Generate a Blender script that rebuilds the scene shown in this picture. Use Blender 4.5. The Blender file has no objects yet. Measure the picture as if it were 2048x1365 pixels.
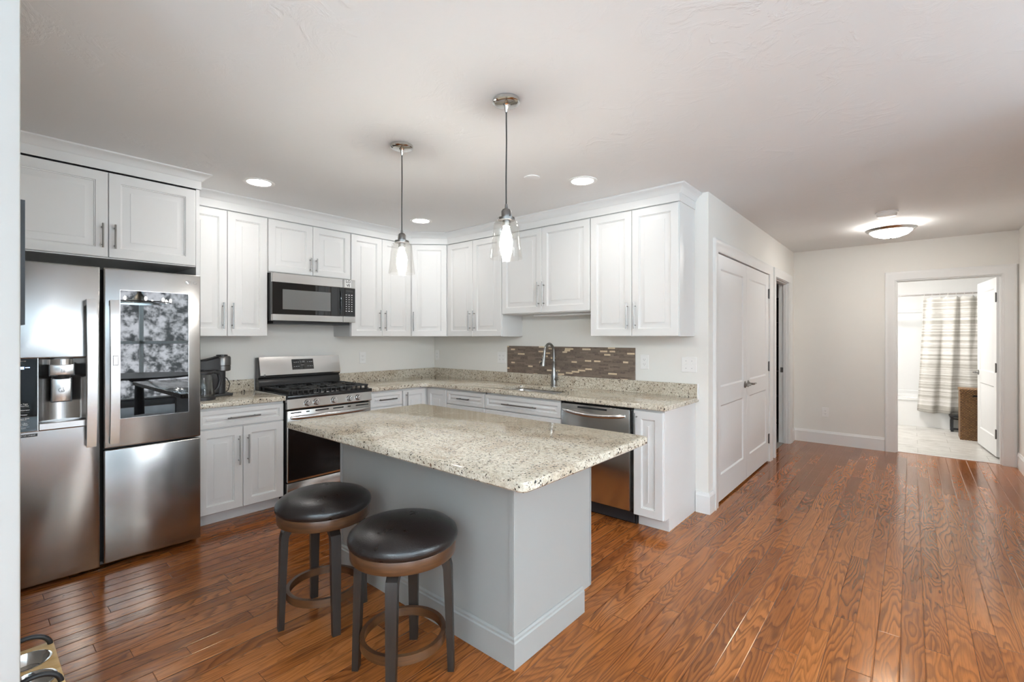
import bpy, bmesh, math, random
from mathutils import Vector, Matrix
random.seed(7)
PI = math.pi
S = bpy.context.scene
COL = S.collection

# ------------------------------------------------------------------ camera
CX, CY, CZ, YAW, FPX, HOR = 4.5191, -3.8183, 1.3941, 0.7053, 939.126, 674.624
cam = bpy.data.cameras.new('camera'); cam.sensor_width = 36; cam.lens = 36 * FPX / 2048
cam.shift_y = -(682.5 - HOR) / 2048; cam.clip_start = 0.05
co = bpy.data.objects.new('camera', cam); COL.objects.link(co)
co.location = (CX, CY, CZ); co.rotation_euler = (PI / 2, 0, YAW); S.camera = co

# ------------------------------------------------------------------ exposure and light
S.view_settings.view_transform = 'Standard'; S.view_settings.look = 'None'
S.view_settings.exposure = 0.74; S.view_settings.gamma = 1; S.view_settings.use_curve_mapping = False
S.cycles.use_denoising = True; S.cycles.max_bounces = 10; S.cycles.diffuse_bounces = 5
S.cycles.glossy_bounces = 5; S.cycles.transparent_max_bounces = 12; S.cycles.sample_clamp_indirect = 6
S.cycles.caustics_reflective = False; S.cycles.caustics_refractive = False
K_DOWN, K_BULB, K_HALL, K_BATH, K_BACK, K_UP, K_WORLD = 48.0, 118.0, 32.0, 128.0, 22.0, 124.0, 8.8
W = bpy.data.worlds.new('sky'); S.world = W; W.use_nodes = True
wn = W.node_tree.nodes; wl = W.node_tree.links
bgn = wn['Background']; bgn.inputs['Strength'].default_value = K_WORLD
tcw = wn.new('ShaderNodeTexCoord'); nzw = wn.new('ShaderNodeTexNoise'); nzw.inputs['Scale'].default_value = 45
nzw.inputs['Detail'].default_value = 8; nzw.inputs['Roughness'].default_value = 0.75
crw = wn.new('ShaderNodeValToRGB'); crw.color_ramp.elements[0].position = .44; crw.color_ramp.elements[0].color = (.10, .11, .12, 1)
crw.color_ramp.elements[1].position = .56; crw.color_ramp.elements[1].color = (.9, .93, 1, 1)
sxw = wn.new('ShaderNodeSeparateXYZ'); mrw = wn.new('ShaderNodeMapRange')
mrw.inputs[1].default_value = .12; mrw.inputs[2].default_value = .3
mxw = wn.new('ShaderNodeMix'); mxw.data_type = 'RGBA'; mxw.inputs[7].default_value = (.92, .95, 1, 1)
wl.new(tcw.outputs['Generated'], nzw.inputs['Vector']); wl.new(nzw.outputs['Fac'], crw.inputs['Fac'])
wl.new(tcw.outputs['Generated'], sxw.inputs[0]); wl.new(sxw.outputs['Z'], mrw.inputs[0])
wl.new(mrw.outputs[0], mxw.inputs[0]); wl.new(crw.outputs['Color'], mxw.inputs[6]); wl.new(mxw.outputs[2], bgn.inputs['Color'])

def area(name, loc, rot, sx, sy, power, color=(1, 1, 1), shape='RECTANGLE', portal=False):
    l = bpy.data.lights.new(name, 'AREA'); l.shape = shape; l.size = sx
    if shape == 'RECTANGLE': l.size_y = sy
    l.energy = power; l.color = color
    if portal: l.cycles.is_portal = True
    o = bpy.data.objects.new(name, l); COL.objects.link(o); o.location = loc; o.rotation_euler = rot
    return o
# daylight portals of the living-room windows (behind the camera)
EAST, SOUTH, HC = 9.0, -7.6, 2.54
area('window_light', (EAST + .02, -1.45, 1.285), (0, PI / 2, 0), 2.27, 1.7, 0, portal=True)
area('window_light', (EAST + .02, -5.75, 1.285), (0, PI / 2, 0), 2.27, 2.1, 0, portal=True)  # portal of the window added out of view
area('window_light', (6.8, SOUTH - .02, 1.55), (-PI / 2, 0, 0), 1.6, 1.3, 0, portal=True)
for px, py in ((4.6, -5.8), (7.0, -5.0), (7.0, -2.2)):  # unseen downward fill lights, added to brighten the rooms from behind the camera
    area('added_down_fill', (px, py, HC - .02), (0, 0, 0), .35, .35, K_BACK, (.93, .98, 1.0), 'DISK')

for px, py in ((5.6, -6.0), (7.6, -4.4), (7.6, -2.0)):      # unseen upward fill lights behind the camera, added to brighten the ceiling
    area('added_up_fill', (px, py, 1.78), (PI, 0, 0), .8, .8, K_UP, (.72, 1.0, 1.2), 'DISK')

# ------------------------------------------------------------------ mesh helpers
class MB:
    def __init__(s): s.bm = bmesh.new(); s.mi = 0
    def face(s, vs, smooth=False):
        try: f = s.bm.faces.new(vs)
        except ValueError: return None
        f.smooth = smooth; f.material_index = s.mi; return f
    def box(s, x0, y0, z0, x1, y1, z1, bev=0, seg=1):
        if x0 > x1: x0, x1 = x1, x0
        if y0 > y1: y0, y1 = y1, y0
        if z0 > z1: z0, z1 = z1, z0
        v = [s.bm.verts.new(p) for p in ((x0, y0, z0), (x1, y0, z0), (x1, y1, z0), (x0, y1, z0), (x0, y0, z1), (x1, y0, z1), (x1, y1, z1), (x0, y1, z1))]
        fs = [s.face([v[i] for i in q]) for q in ((3, 2, 1, 0), (4, 5, 6, 7), (0, 1, 5, 4), (1, 2, 6, 5), (2, 3, 7, 6), (3, 0, 4, 7))]
        if bev:
            es = list({e for f in fs for e in f.edges})
            r = bmesh.ops.bevel(s.bm, geom=es, offset=bev, segments=seg, profile=.5, affect='EDGES')
            for f in r['faces']: f.smooth = seg > 1; f.material_index = s.mi
        return s
    def loops(s, L, smooth=False, closed=True, cap0=False, cap1=False):
        R = [[s.bm.verts.new(p) for p in l] for l in L]
        n = len(R[0])
        for a, b in zip(R, R[1:]):
            for i in range(n if closed else n - 1):
                j = (i + 1) % n
                s.face([a[i], a[j], b[j], b[i]], smooth)
        if cap0: s.face(list(reversed(R[0])))
        if cap1: s.face(R[-1])
        return s
    def lathe(s, prof, c=(0, 0, 0), seg=32, M=None, cap0=True, cap1=True, smooth=True):
        L = []
        for r, z in prof:
            l = []
            for i in range(seg):
                t = 2 * PI * i / seg
                p = Vector((r * math.cos(t), r * math.sin(t), z))
                if M: p = M @ p
                l.append(p + Vector(c))
            L.append(l)
        return s.loops(L, smooth, True, cap0, cap1)
    def cyl(s, a, b, r, seg=16, r2=None):
        return s.tube([a, b], [r, r if r2 is None else r2], seg)
    def tube(s, pts, r, seg=10, cap=True, closed=False, flat=None):
        P = [Vector(p) for p in pts]; n = len(P); L = []; up = None
        for i, p in enumerate(P):
            if closed: t = (P[(i + 1) % n] - P[i - 1]).normalized()
            else: t = (P[min(i + 1, n - 1)] - P[max(i - 1, 0)]).normalized()
            if up is None:
                up = Vector((0, 0, 1)) if abs(t.z) < .9 else Vector((1, 0, 0))
            sd = t.cross(up).normalized(); up = sd.cross(t).normalized()
            rr = r[i] if isinstance(r, (list, tuple)) else r
            f = flat or 1
            L.append([p + sd * (rr * math.cos(2 * PI * k / seg)) + up * (rr * f * math.sin(2 * PI * k / seg)) for k in range(seg)])
        if closed: L.append(L[0]); return s.loops(L, True)
        return s.loops(L, True, True, cap, cap)
    def strip(s, pts, side, w, th):
        """rectangular bar swept along pts; side = fixed sideways vector; w,th lists or numbers"""
        P = [Vector(p) for p in pts]; n = len(P); sd = Vector(side).normalized(); L = []
        for i, p in enumerate(P):
            t = (P[min(i + 1, n - 1)] - P[max(i - 1, 0)]).normalized()
            nn = t.cross(sd).normalized()
            ww = w[i] if isinstance(w, (list, tuple)) else w; tt = th[i] if isinstance(th, (list, tuple)) else th
            L.append([p + sd * ww / 2 + nn * tt / 2, p - sd * ww / 2 + nn * tt / 2, p - sd * ww / 2 - nn * tt / 2, p + sd * ww / 2 - nn * tt / 2])
        return s.loops(L, False, True, True, True)
    def rects(s, x0, x1, z0, z1, prof, cap=True):
        """nested rectangles in the xz plane facing -y: prof = [(inset, y)]"""
        L = [[(x0 + i, y, z0 + i), (x1 - i, y, z0 + i), (x1 - i, y, z1 - i), (x0 + i, y, z1 - i)] for i, y in prof]
        return s.loops(L, False, True, False, cap)
    def sweep(s, path, prof, f, closed=False, smooth=False):
        """mitred sweep: path [(u,v)], prof [(offset left of travel, h)], f(u,v,h)->xyz"""
        n = len(path); L = []
        def d(a, b):
            l = math.hypot(b[0] - a[0], b[1] - a[1]); return ((b[0] - a[0]) / l, (b[1] - a[1]) / l)
        for i in range(n):
            a = d(path[i - 1], path[i]) if (i > 0 or closed) else None
            b = d(path[i], path[(i + 1) % n]) if (i < n - 1 or closed) else None
            a = a or b; b = b or a
            na = (-a[1], a[0]); nb = (-b[1], b[0]); k = 1 + na[0] * nb[0] + na[1] * nb[1]
            m = ((na[0] + nb[0]) / k, (na[1] + nb[1]) / k)
            L.append([f(path[i][0] + m[0] * o, path[i][1] + m[1] * o, h) for o, h in prof])
        if closed: L.append(L[0])
        return s.loops(L, smooth, True, not closed, not closed)
    def slab(s, outer, z0, z1, holes=(), e=.004):
        """horizontal slab with eased edges; outer and holes are counter-clockwise / clockwise point lists"""
        def off(poly, o):
            n = len(poly); R = []
            for i in range(n):
                p, q, r = poly[i - 1], poly[i], poly[(i + 1) % n]
                a = Vector((q[0] - p[0], q[1] - p[1])).normalized(); b = Vector((r[0] - q[0], r[1] - q[1])).normalized()
                na = Vector((-a.y, a.x)); nb = Vector((-b.y, b.x)); k = 1 + na.dot(nb)
                m = (na + nb) / max(k, .2); R.append((q[0] + m.x * o, q[1] + m.y * o))
            return R
        top, bot = [], []
        for poly in [outer] + list(holes):
            rings = []
            for o, z in ((e, z0), (0, z0 + e), (0, z1 - e), (e * .4, z1 - e * .25), (e * 1.2, z1)):
                rings.append([s.bm.verts.new((x, y, z)) for x, y in off(poly, o)])
            n = len(poly)
            for a, b in zip(rings, rings[1:]):
                for i in range(n): s.face([a[i], a[(i + 1) % n], b[(i + 1) % n], b[i]], n > 12)
            top.append(rings[-1]); bot.append(rings[0])
        for rs in (top, bot):
            es = []
            for r in rs:
                for i in range(len(r)):
                    e_ = s.bm.edges.get((r[i], r[(i + 1) % len(r)])) or s.bm.edges.new((r[i], r[(i + 1) % len(r)]))
                    es.append(e_)
            q = bmesh.ops.triangle_fill(s.bm, use_beauty=True, edges=es)
            for f in q['geom']:
                if isinstance(f, bmesh.types.BMFace): f.material_index = s.mi; f.smooth = False
        return s

def obj(name, b, mat, parent=None, angle=35, recalc=True):
    me = bpy.data.meshes.new(name)
    if recalc: bmesh.ops.recalc_face_normals(b.bm, faces=b.bm.faces[:])
    b.bm.to_mesh(me); b.bm.free()
    for m in (mat if isinstance(mat, (list, tuple)) else [mat]): me.materials.append(m)
    if angle: me.set_sharp_from_angle(angle=math.radians(angle))
    o = bpy.data.objects.new(name, me); COL.objects.link(o)
    if parent: o.parent = parent
    return o
def tag(o, label, cat, group=None, kind=None):
    o['label'] = label; o['category'] = cat
    if group: o['group'] = group
    if kind: o['kind'] = kind
    return o
def thing(name, label, cat, loc=(0, 0, 0), rz=0, group=None):
    o = bpy.data.objects.new(name, None); COL.objects.link(o); o.empty_display_size = .1
    o.location = loc; o.rotation_euler = (0, 0, rz)
    return tag(o, label, cat, group)
def struct(name, b, mat, label=None, cat=None):
    o = obj(name, b, mat); o['kind'] = 'structure'
    if label: o['label'] = label; o['category'] = cat
    return o
def dup(root, loc, rz, label, group=None):
    r = root.copy(); COL.objects.link(r); r.location = loc; r.rotation_euler = (0, 0, rz); r['label'] = label
    if group: r['group'] = group
    for ch in list(root.children):
        c = ch.copy(); COL.objects.link(c); c.parent = r
        for g in list(ch.children):
            d = g.copy(); COL.objects.link(d); d.parent = c
    return r
def text(name, body, size, mat, parent, loc, rot=(PI / 2, 0, 0), align='CENTER', bold=0):
    c = bpy.data.curves.new(name, 'FONT'); c.body = body; c.size = size; c.align_x = align; c.align_y = 'CENTER'
    c.extrude = .0004; c.fill_mode = 'FRONT'; c.offset = bold; c.materials.append(mat); c.resolution_u = 3
    tmp = bpy.data.objects.new('tmp', c); COL.objects.link(tmp); bpy.context.view_layer.update()
    me = bpy.data.meshes.new_from_object(tmp.evaluated_get(bpy.context.evaluated_depsgraph_get())); bpy.data.objects.remove(tmp)
    o = bpy.data.objects.new(name, me); COL.objects.link(o); o.location = loc; o.rotation_euler = rot
    if parent: o.parent = parent
    return o
def arc(cx, cy, r, a0, a1, n=8):
    return [(cx + r * math.cos(math.radians(a0 + (a1 - a0) * i / n)), cy + r * math.sin(math.radians(a0 + (a1 - a0) * i / n))) for i in range(n + 1)]

# ------------------------------------------------------------------ materials
def mat(name, col=(.8, .8, .8), rough=.5, metal=0, **kw):
    m = bpy.data.materials.new(name); m.use_nodes = True
    p = m.node_tree.nodes['Principled BSDF']
    p.inputs['Base Color'].default_value = (*col, 1); p.inputs['Roughness'].default_value = rough; p.inputs['Metallic'].default_value = metal
    for k, v in kw.items(): p.inputs[k.replace('_', ' ')].default_value = v
    return m
class NT:
    def __init__(s, m): s.n = m.node_tree.nodes; s.l = m.node_tree.links; s.p = s.n['Principled BSDF']
    def add(s, t, **kw):
        n = s.n.new('ShaderNode' + t)
        for k, v in kw.items(): setattr(n, k, v)
        return n
    def put(s, sock, v):
        if hasattr(v, 'links') or isinstance(v, bpy.types.NodeSocket): s.l.new(v, sock)
        else: sock.default_value = v
    def math(s, op, a, b=0.0, c=None, clamp=False):
        n = s.add('Math', operation=op, use_clamp=clamp); s.put(n.inputs[0], a); s.put(n.inputs[1], b)
        if c is not None: s.put(n.inputs[2], c)
        return n.outputs[0]
    def coord(s, kind='Object'): return s.add('TexCoord').outputs[kind]
    def mapping(s, v, scale=(1, 1, 1), loc=(0, 0, 0), rot=(0, 0, 0)):
        n = s.add('Mapping'); s.l.new(v, n.inputs[0]); n.inputs['Scale'].default_value = scale; n.inputs['Location'].default_value = loc; n.inputs['Rotation'].default_value = rot
        return n.outputs[0]
    def noise(s, v, scale, detail=4, rough=.5, dist=0, out='Fac'):
        n = s.add('TexNoise'); s.l.new(v, n.inputs['Vector']); n.inputs['Scale'].default_value = scale
        n.inputs['Detail'].default_value = detail; n.inputs['Roughness'].default_value = rough; n.inputs['Distortion'].default_value = dist
        return n.outputs[out]
    def voro(s, v, scale, out='Distance', feature='F1', rnd=1):
        n = s.add('TexVoronoi', feature=feature); s.l.new(v, n.inputs['Vector']); n.inputs['Scale'].default_value = scale; n.inputs['Randomness'].default_value = rnd
        return n.outputs[out]
    def ramp(s, f, stops, interp='LINEAR'):
        n = s.add('ValToRGB'); s.l.new(f, n.inputs['Fac']); r = n.color_ramp; r.interpolation = interp
        while len(r.elements) < len(stops): r.elements.new(.5)
        for e, (pos, c) in zip(r.elements, stops):
            e.position = pos; e.color = (*c, 1) if isinstance(c, tuple) else (c, c, c, 1)
        return n.outputs['Color']
    def mix(s, f, a, b, mode='MIX'):
        n = s.add('Mix', data_type='RGBA', blend_type=mode); s.put(n.inputs[0], f)
        for i, v in ((6, a), (7, b)):
            if isinstance(v, tuple): v = (*v, 1)
            s.put(n.inputs[i], v)
        return n.outputs[2]
    def bump(s, h, strength=.3, dist=.01):
        n = s.add('Bump'); n.inputs['Strength'].default_value = strength; n.inputs['Distance'].default_value = dist
        s.l.new(h, n.inputs['Height']); s.l.new(n.outputs[0], s.p.inputs['Normal']); return n
    def set(s, k, v): s.put(s.p.inputs[k], v)

M = {}
def paint(name, col, rough, bump=.0, bscale=180):
    m = mat(name, col, rough); t = NT(m); v = t.coord()
    n = t.noise(v, 2.2, 3, .6); t.set('Base Color', t.mix(n, tuple(c * .975 for c in col), tuple(min(1, c * 1.02) for c in col)))
    if bump: t.bump(t.noise(v, bscale, 3, .6), bump, .002)
    return m
M['wall'] = paint('wall_paint', (.80, .785, .745), .75, .08)
M['trim'] = paint('trim_paint', (.80, .80, .79), .38)
M['cab'] = paint('cabinet_paint', (.715, .712, .70), .36)
M['door'] = paint('door_paint', (.78, .785, .785), .4)
M['bathwhite'] = paint('bath_wall_paint', (.92, .92, .91), .6)
M['tub'] = mat('tub_acrylic', (.87, .87, .86), .15)
M['island'] = paint('island_grey_paint', (.345, .345, .33), .38)
M['steel'] = m = mat('brushed_steel', (.45, .445, .44), .23, 1, Anisotropic=.4, Anisotropic_Rotation=.25)
t = NT(m); tg = t.add('Tangent', direction_type='RADIAL', axis='Z'); t.l.new(tg.outputs[0], t.p.inputs['Tangent'])
M['rangesteel'] = mat('range_steel', (.60, .59, .575), .22, 1, Anisotropic=.3)
M['steel2'] = mat('satin_steel', (.62, .61, .60), .24, 1)
M['nickel'] = mat('brushed_nickel', (.30, .295, .285), .30, 1)
M['darknickel'] = mat('dark_pull_metal', (.17, .168, .165), .32, 1)
M['ovenglass'] = mat('oven_door_glass', (.004, .004, .0045), .08, 0, Specular_IOR_Level=.22)
M['chrome'] = mat('polished_nickel', (.66, .65, .63), .12, 1)
M['black'] = mat('black_enamel', (.012, .012, .013), .22)
M['blackmatte'] = mat('black_plastic', (.018, .018, .02), .45)
M['iron'] = mat('cast_iron', (.015, .015, .016), .5)
M['glassblack'] = mat('black_glass', (.004, .004, .0045), .015, 0, Specular_IOR_Level=.6)
M['void'] = mat('dark_gap', (.01, .01, .01), .9)
M['greyplastic'] = mat('grey_plastic', (.35, .35, .35), .4)
M['whiteplastic'] = mat('white_plastic', (.84, .83, .81), .35)
M['print'] = mat('white_print', (.75, .75, .75), .5)
M['greyprint'] = mat('grey_print', (.42, .42, .42), .5)
M['darkprint'] = mat('dark_print', (.05, .05, .05), .5)
M['cord'] = mat('black_cord', (.02, .02, .02), .6)
M['hinge'] = mat('dark_hinge_metal', (.16, .155, .15), .4, 1)
M['caulk'] = mat('white_caulk', (.85, .85, .84), .5)

def emis(name, col, strength):
    m = bpy.data.materials.new(name); m.use_nodes = True; n = m.node_tree.nodes; n.clear()
    e = n.new('ShaderNodeEmission'); o = n.new('ShaderNodeOutputMaterial'); e.inputs[0].default_value = (*col, 1); e.inputs[1].default_value = strength
    m.node_tree.links.new(e.outputs[0], o.inputs[0]); return m
M['downlens'] = emis('downlight_lens', (1, .97, .93), K_DOWN)
M['bulb'] = emis('bulb_glow', (1, .975, .92), K_BULB)
M['bowl'] = emis('frosted_lit_bowl', (1, .96, .90), K_HALL)
M['bathlens'] = emis('bath_lamp_lens', (1, .97, .93), K_BATH)
M['bluelight'] = emis('display_light', (.35, .55, 1), 2.5)

def thinglass(name, tint, refl=1.0, rough=.02):
    m = bpy.data.materials.new(name); m.use_nodes = True; n = m.node_tree.nodes; l = m.node_tree.links; n.clear()
    o = n.new('ShaderNodeOutputMaterial'); mx = n.new('ShaderNodeMixShader'); tr = n.new('ShaderNodeBsdfTransparent'); gl = n.new('ShaderNodeBsdfGlossy')
    lw = n.new('ShaderNodeLayerWeight'); lw.inputs[0].default_value = .35
    mm = n.new('ShaderNodeMath'); mm.operation = 'MULTIPLY_ADD'; mm.inputs[1].default_value = .55 * refl; mm.inputs[2].default_value = .03
    tr.inputs[0].default_value = (*tint, 1); gl.inputs['Roughness'].default_value = rough
    l.new(lw.outputs['Facing'], mm.inputs[0]); l.new(mm.outputs[0], mx.inputs[0]); l.new(tr.outputs[0], mx.inputs[1]); l.new(gl.outputs[0], mx.inputs[2]); l.new(mx.outputs[0], o.inputs[0])
    return m
M['glass'] = thinglass('clear_shade_glass', (.994, .99, .98), .35)
M['winglass'] = thinglass('window_glass', (.96, .97, .97), .5)

# ceiling: skip-trowel texture
m = mat('ceiling_paint', (.78, .78, .775), .8); t = NT(m); v = t.coord()
a_ = t.noise(t.mapping(v, (1, 1, 1)), 5, 5, .62, 1.5); b_ = t.noise(v, 1.6, 2, .5)
h = t.math('MULTIPLY', t.math('SUBTRACT', a_, .51, clamp=True), t.math('SUBTRACT', b_, .38, clamp=True))
t.bump(h, .9, .05); t.set('Base Color', t.mix(b_, (.765, .765, .76), (.795, .795, .79))); M['ceil'] = m

# oak strip floor: boards run along y
m = mat('oak_floor', (.2, .07, .02), .25); t = NT(m); v = t.coord(); sx = t.add('SeparateXYZ'); t.l.new(v, sx.inputs[0])
PW = .0845
u = t.math('DIVIDE', sx.outputs['X'], PW); row = t.math('FLOOR', u); fu = t.math('FRACT', u)
w1 = t.add('TexWhiteNoise', noise_dimensions='1D'); t.l.new(row, w1.inputs['W'])
yy = t.math('ADD', t.math('DIVIDE', sx.outputs['Y'], .85), t.math('MULTIPLY', w1.outputs['Value'], 13.7))
# two staggered lengths per row
brd = t.math('FLOOR', yy); fv = t.math('FRACT', yy)
idv = t.add('CombineXYZ'); t.l.new(row, idv.inputs[0]); t.l.new(brd, idv.inputs[1])
w2 = t.add('TexWhiteNoise', noise_dimensions='2D'); t.l.new(idv.outputs[0], w2.inputs['Vector'])
sc = t.add('SeparateColor'); t.l.new(w2.outputs['Color'], sc.inputs[0])
gx = t.math('ADD', sx.outputs['X'], t.math('MULTIPLY', sc.outputs[0], 37.0)); gy = t.math('ADD', sx.outputs['Y'], t.math('MULTIPLY', sc.outputs[1], 53.0))
gv = t.add('CombineXYZ'); t.l.new(gx, gv.inputs[0]); t.l.new(gy, gv.inputs[1]); t.l.new(sc.outputs[2], gv.inputs[2])
big = t.noise(t.mapping(gv.outputs[0], (6.5, .85, 1)), 1, 3.5, .40, .3)
rings = t.math('FRACT', t.math('MULTIPLY', big, 26.0))
rg = t.ramp(rings, [(0, 0.0), (.22, .35), (.5, .9), (.8, 1.0), (.93, .7), (1, 0.0)])
fine = t.noise(t.mapping(gv.outputs[0], (260, 7, 1)), 1, 3, .6)
pores = t.ramp(fine, [(.36, .25), (.52, 1)])
tone = t.ramp(w2.outputs['Value'], [(0, (.235, .066, .0145)), (.45, (.315, .094, .021)), (1, (.41, .134, .033))])
dark = t.mix(1.0, tone, (.25, .20, .17), 'MULTIPLY')
amt = t.math('MULTIPLY_ADD', sc.outputs[2], .45, .36)
gfac = t.math('MULTIPLY', t.math('SUBTRACT', 1.0, rg), amt)
c1 = t.mix(gfac, tone, dark)
c2 = t.mix(t.math('MULTIPLY', t.math('SUBTRACT', 1.0, pores), .45), c1, dark)
ex = t.math('MULTIPLY', t.math('ABSOLUTE', t.math('SUBTRACT', fu, .5)), 2.0); ey = t.math('MULTIPLY', t.math('ABSOLUTE', t.math('SUBTRACT', fv, .5)), 2.0)
gap = t.math('MAXIMUM', t.math('GREATER_THAN', ex, .975), t.math('GREATER_THAN', ey, .9975))
t.set('Base Color', t.mix(t.math('MULTIPLY', gap, .6), c2, (.03, .010, .004)))
edge = t.math('MAXIMUM', t.ramp(ex, [(.90, 0.0), (.985, 1.0)]), t.ramp(ey, [(.9955, 0.0), (.999, .7)]))
hh = t.math('MULTIPLY', edge, -.0011)
wob = t.noise(t.mapping(gv.outputs[0], (14, 3, 1)), 1, 2, .5)
hh = t.math('ADD', hh, t.math('MULTIPLY', wob, .00022)); hh = t.math('ADD', hh, t.math('MULTIPLY', t.math('ABSOLUTE', t.math('SUBTRACT', fu, .5)), -.0004))
t.bump(hh, 1.0, 1.0); t.set('Roughness', t.math('MULTIPLY_ADD', t.math('SUBTRACT', 1.0, pores), .08, .15)); t.set('Specular IOR Level', .75); t.p.inputs['Specular Tint'].default_value = (1, .66, .34, 1)
M['floor'] = m

# granite
m = mat('granite', (.6, .55, .48), .07); t = NT(m); v = t.coord()
def warp(v, scale, amp):
    dn = t.add('TexNoise'); t.l.new(v, dn.inputs['Vector']); dn.inputs['Scale'].default_value = scale; dn.inputs['Detail'].default_value = 3
    vm = t.add('VectorMath', operation='MULTIPLY_ADD'); t.l.new(dn.outputs['Color'], vm.inputs[0]); vm.inputs[1].default_value = (amp, amp, amp); t.l.new(v, vm.inputs[2]); return vm.outputs[0]
vv = warp(v, 60, .022); vw = warp(v, 150, .012)
base = t.ramp(t.noise(vv, 55, 5, .7), [(.28, (.36, .31, .24)), (.44, (.55, .49, .39)), (.58, (.66, .605, .505)), (.78, (.75, .71, .62))])
cl = t.noise(v, 4.0, 5, .62, .6)
tan = t.mix(t.ramp(cl, [(.46, 0.0), (.66, .55)]), base, (.36, .265, .175))
g1 = t.mix(t.ramp(t.noise(vw, 95, 3, .6), [(.56, 0.0), (.66, .75)]), tan, (.27, .235, .195))
dens = t.math('MULTIPLY_ADD', cl, .6, -.10)
def specks(v_, scale, rad, den, prev, cols):
    vc = t.voro(v_, scale); sel = t.add('SeparateColor'); t.l.new(t.voro(v_, scale, 'Color'), sel.inputs[0])
    r_ = t.math('MULTIPLY', sel.outputs[2], rad)
    sp = t.math('MULTIPLY', t.math('LESS_THAN', vc, t.math('ADD', r_, rad * .35)), t.math('LESS_THAN', sel.outputs[0], den))
    return t.mix(sp, prev, t.ramp(sel.outputs[1], cols))
DK = [(0, (.018, .015, .014)), (.55, (.055, .038, .03)), (1, (.16, .10, .065))]
g2 = specks(vw, 70, .36, t.math('MULTIPLY', dens, .7), g1, DK)
g3 = specks(vw, 125, .42, dens, g2, DK)
g4 = specks(vv, 230, .45, .14, g3, [(0, (.06, .045, .035)), (1, (.20, .14, .10))])
t.set('Base Color', g4); M['granite'] = m

# mosaic strip tile
m = mat('mosaic_tile', (.2, .14, .1), .3); t = NT(m); v = t.coord(); sx = t.add('SeparateXYZ'); t.l.new(v, sx.inputs[0])
TH = .0155
rr = t.math('DIVIDE', sx.outputs['Z'], TH); row = t.math('FLOOR', rr); fr = t.math('FRACT', rr)
w1 = t.add('TexWhiteNoise', noise_dimensions='1D'); t.l.new(row, w1.inputs['W'])
xx = t.math('ADD', t.math('DIVIDE', sx.outputs['X'], .098), t.math('MULTIPLY', w1.outputs['Value'], 17.3)); cell = t.math('FLOOR', xx); fx = t.math('FRACT', xx)
idv = t.add('CombineXYZ'); t.l.new(row, idv.inputs[0]); t.l.new(cell, idv.inputs[1])
w2 = t.add('TexWhiteNoise', noise_dimensions='2D'); t.l.new(idv.outputs[0], w2.inputs['Vector']); s3 = t.add('SeparateColor'); t.l.new(w2.outputs['Color'], s3.inputs[0])
mot = t.ramp(t.noise(t.mapping(v, (45, 45, 110)), 1, 5, .7), [(.36, 0.0), (.66, 1.0)])
brown = t.mix(mot, t.ramp(s3.outputs[0], [(0, (.085, .062, .05)), (.5, (.16, .122, .097)), (1, (.25, .195, .155))]), (.20, .15, .115))
half = t.math('LESS_THAN', fx, t.math('MULTIPLY_ADD', s3.outputs[2], .5, .5))
lite = t.math('MULTIPLY', t.math('LESS_THAN', s3.outputs[1], .165), half)
cc = t.mix(lite, brown, t.mix(mot, (.62, .48, .31), (.74, .62, .45)))
gp = t.math('MAXIMUM', t.math('LESS_THAN', fr, .06), t.math('LESS_THAN', fx, .012))
t.set('Base Color', t.mix(t.math('MULTIPLY', gp, .5), cc, (.09, .065, .05))); M['tile'] = m

# stool finishes
m = mat('dark_leather', (.011, .008, .0075), .3); t = NT(m); v = t.coord(); t.bump(t.voro(v, 220, feature='SMOOTH_F1'), .12, .004); t.set('Roughness', t.math('MULTIPLY_ADD', t.noise(v, 14, 4, .6), .2, .2)); M['leather'] = m
def wood(name, c0, c1, rough, axis=(30, 30, 3)):
    m = mat(name, c0, rough); t = NT(m); v = t.coord(); n = t.noise(t.mapping(v, axis), 2.2, 5, .6, .6)
    t.set('Base Color', t.ramp(n, [(.3, c0), (.7, c1)])); return m
M['darkwood'] = wood('espresso_wood', (.006, .004, .003), (.018, .010, .0065), .42)
M['cherry'] = wood('cherry_wood', (.045, .018, .008), (.10, .042, .016), .28, (3, 3, 40))
M['bamboo'] = wood('bamboo_board', (.60, .36, .13), (.82, .60, .30), .4, (12, 4, 4))
# bath tile floor
m = mat('bath_tile', (.6, .58, .54), .3); t = NT(m); v = t.coord(); mp = t.mapping(v, (1, 1, 1), (0, 0, 0), (0, 0, 0))
br = t.add('TexBrick'); t.l.new(mp, br.inputs['Vector']); br.inputs['Scale'].default_value = 1; br.inputs['Brick Width'].default_value = .61; br.inputs['Row Height'].default_value = .305
br.inputs['Mortar Size'].default_value = .003; br.inputs['Color1'].default_value = (.9, .9, .9, 1); br.inputs['Color2'].default_value = (1, 1, 1, 1); br.inputs['Mortar'].default_value = (.6, .58, .55, 1)
vn = t.ramp(t.noise(t.mapping(v, (3, 8, 1)), 1.5, 6, .62, 1.2), [(.32, (.42, .40, .36)), (.5, (.59, .57, .53)), (.65, (.67, .655, .62))])
t.set('Base Color', t.mix(1.0, vn, br.outputs['Color'], 'MULTIPLY')); M['bathtile'] = m
# curtain cloth: woven horizontal bands
m = mat('curtain_cloth', (.8, .78, .74), .85); t = NT(m); v = t.coord(); sx = t.add('SeparateXYZ'); t.l.new(v, sx.inputs[0])
b1 = t.noise(t.mapping(v, (.001, .001, 1)), 23, 3, .7); fine = t.noise(t.mapping(v, (6, 6, 60)), 3, 3, .6)
bd = t.ramp(t.math('MULTIPLY_ADD', fine, .18, t.math('SUBTRACT', b1, .09)), [(.43, (.44, .42, .38)), (.5, (.60, .585, .545)), (.56, (.72, .705, .68))])
t.set('Base Color', bd); M['curtain'] = m
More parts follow.
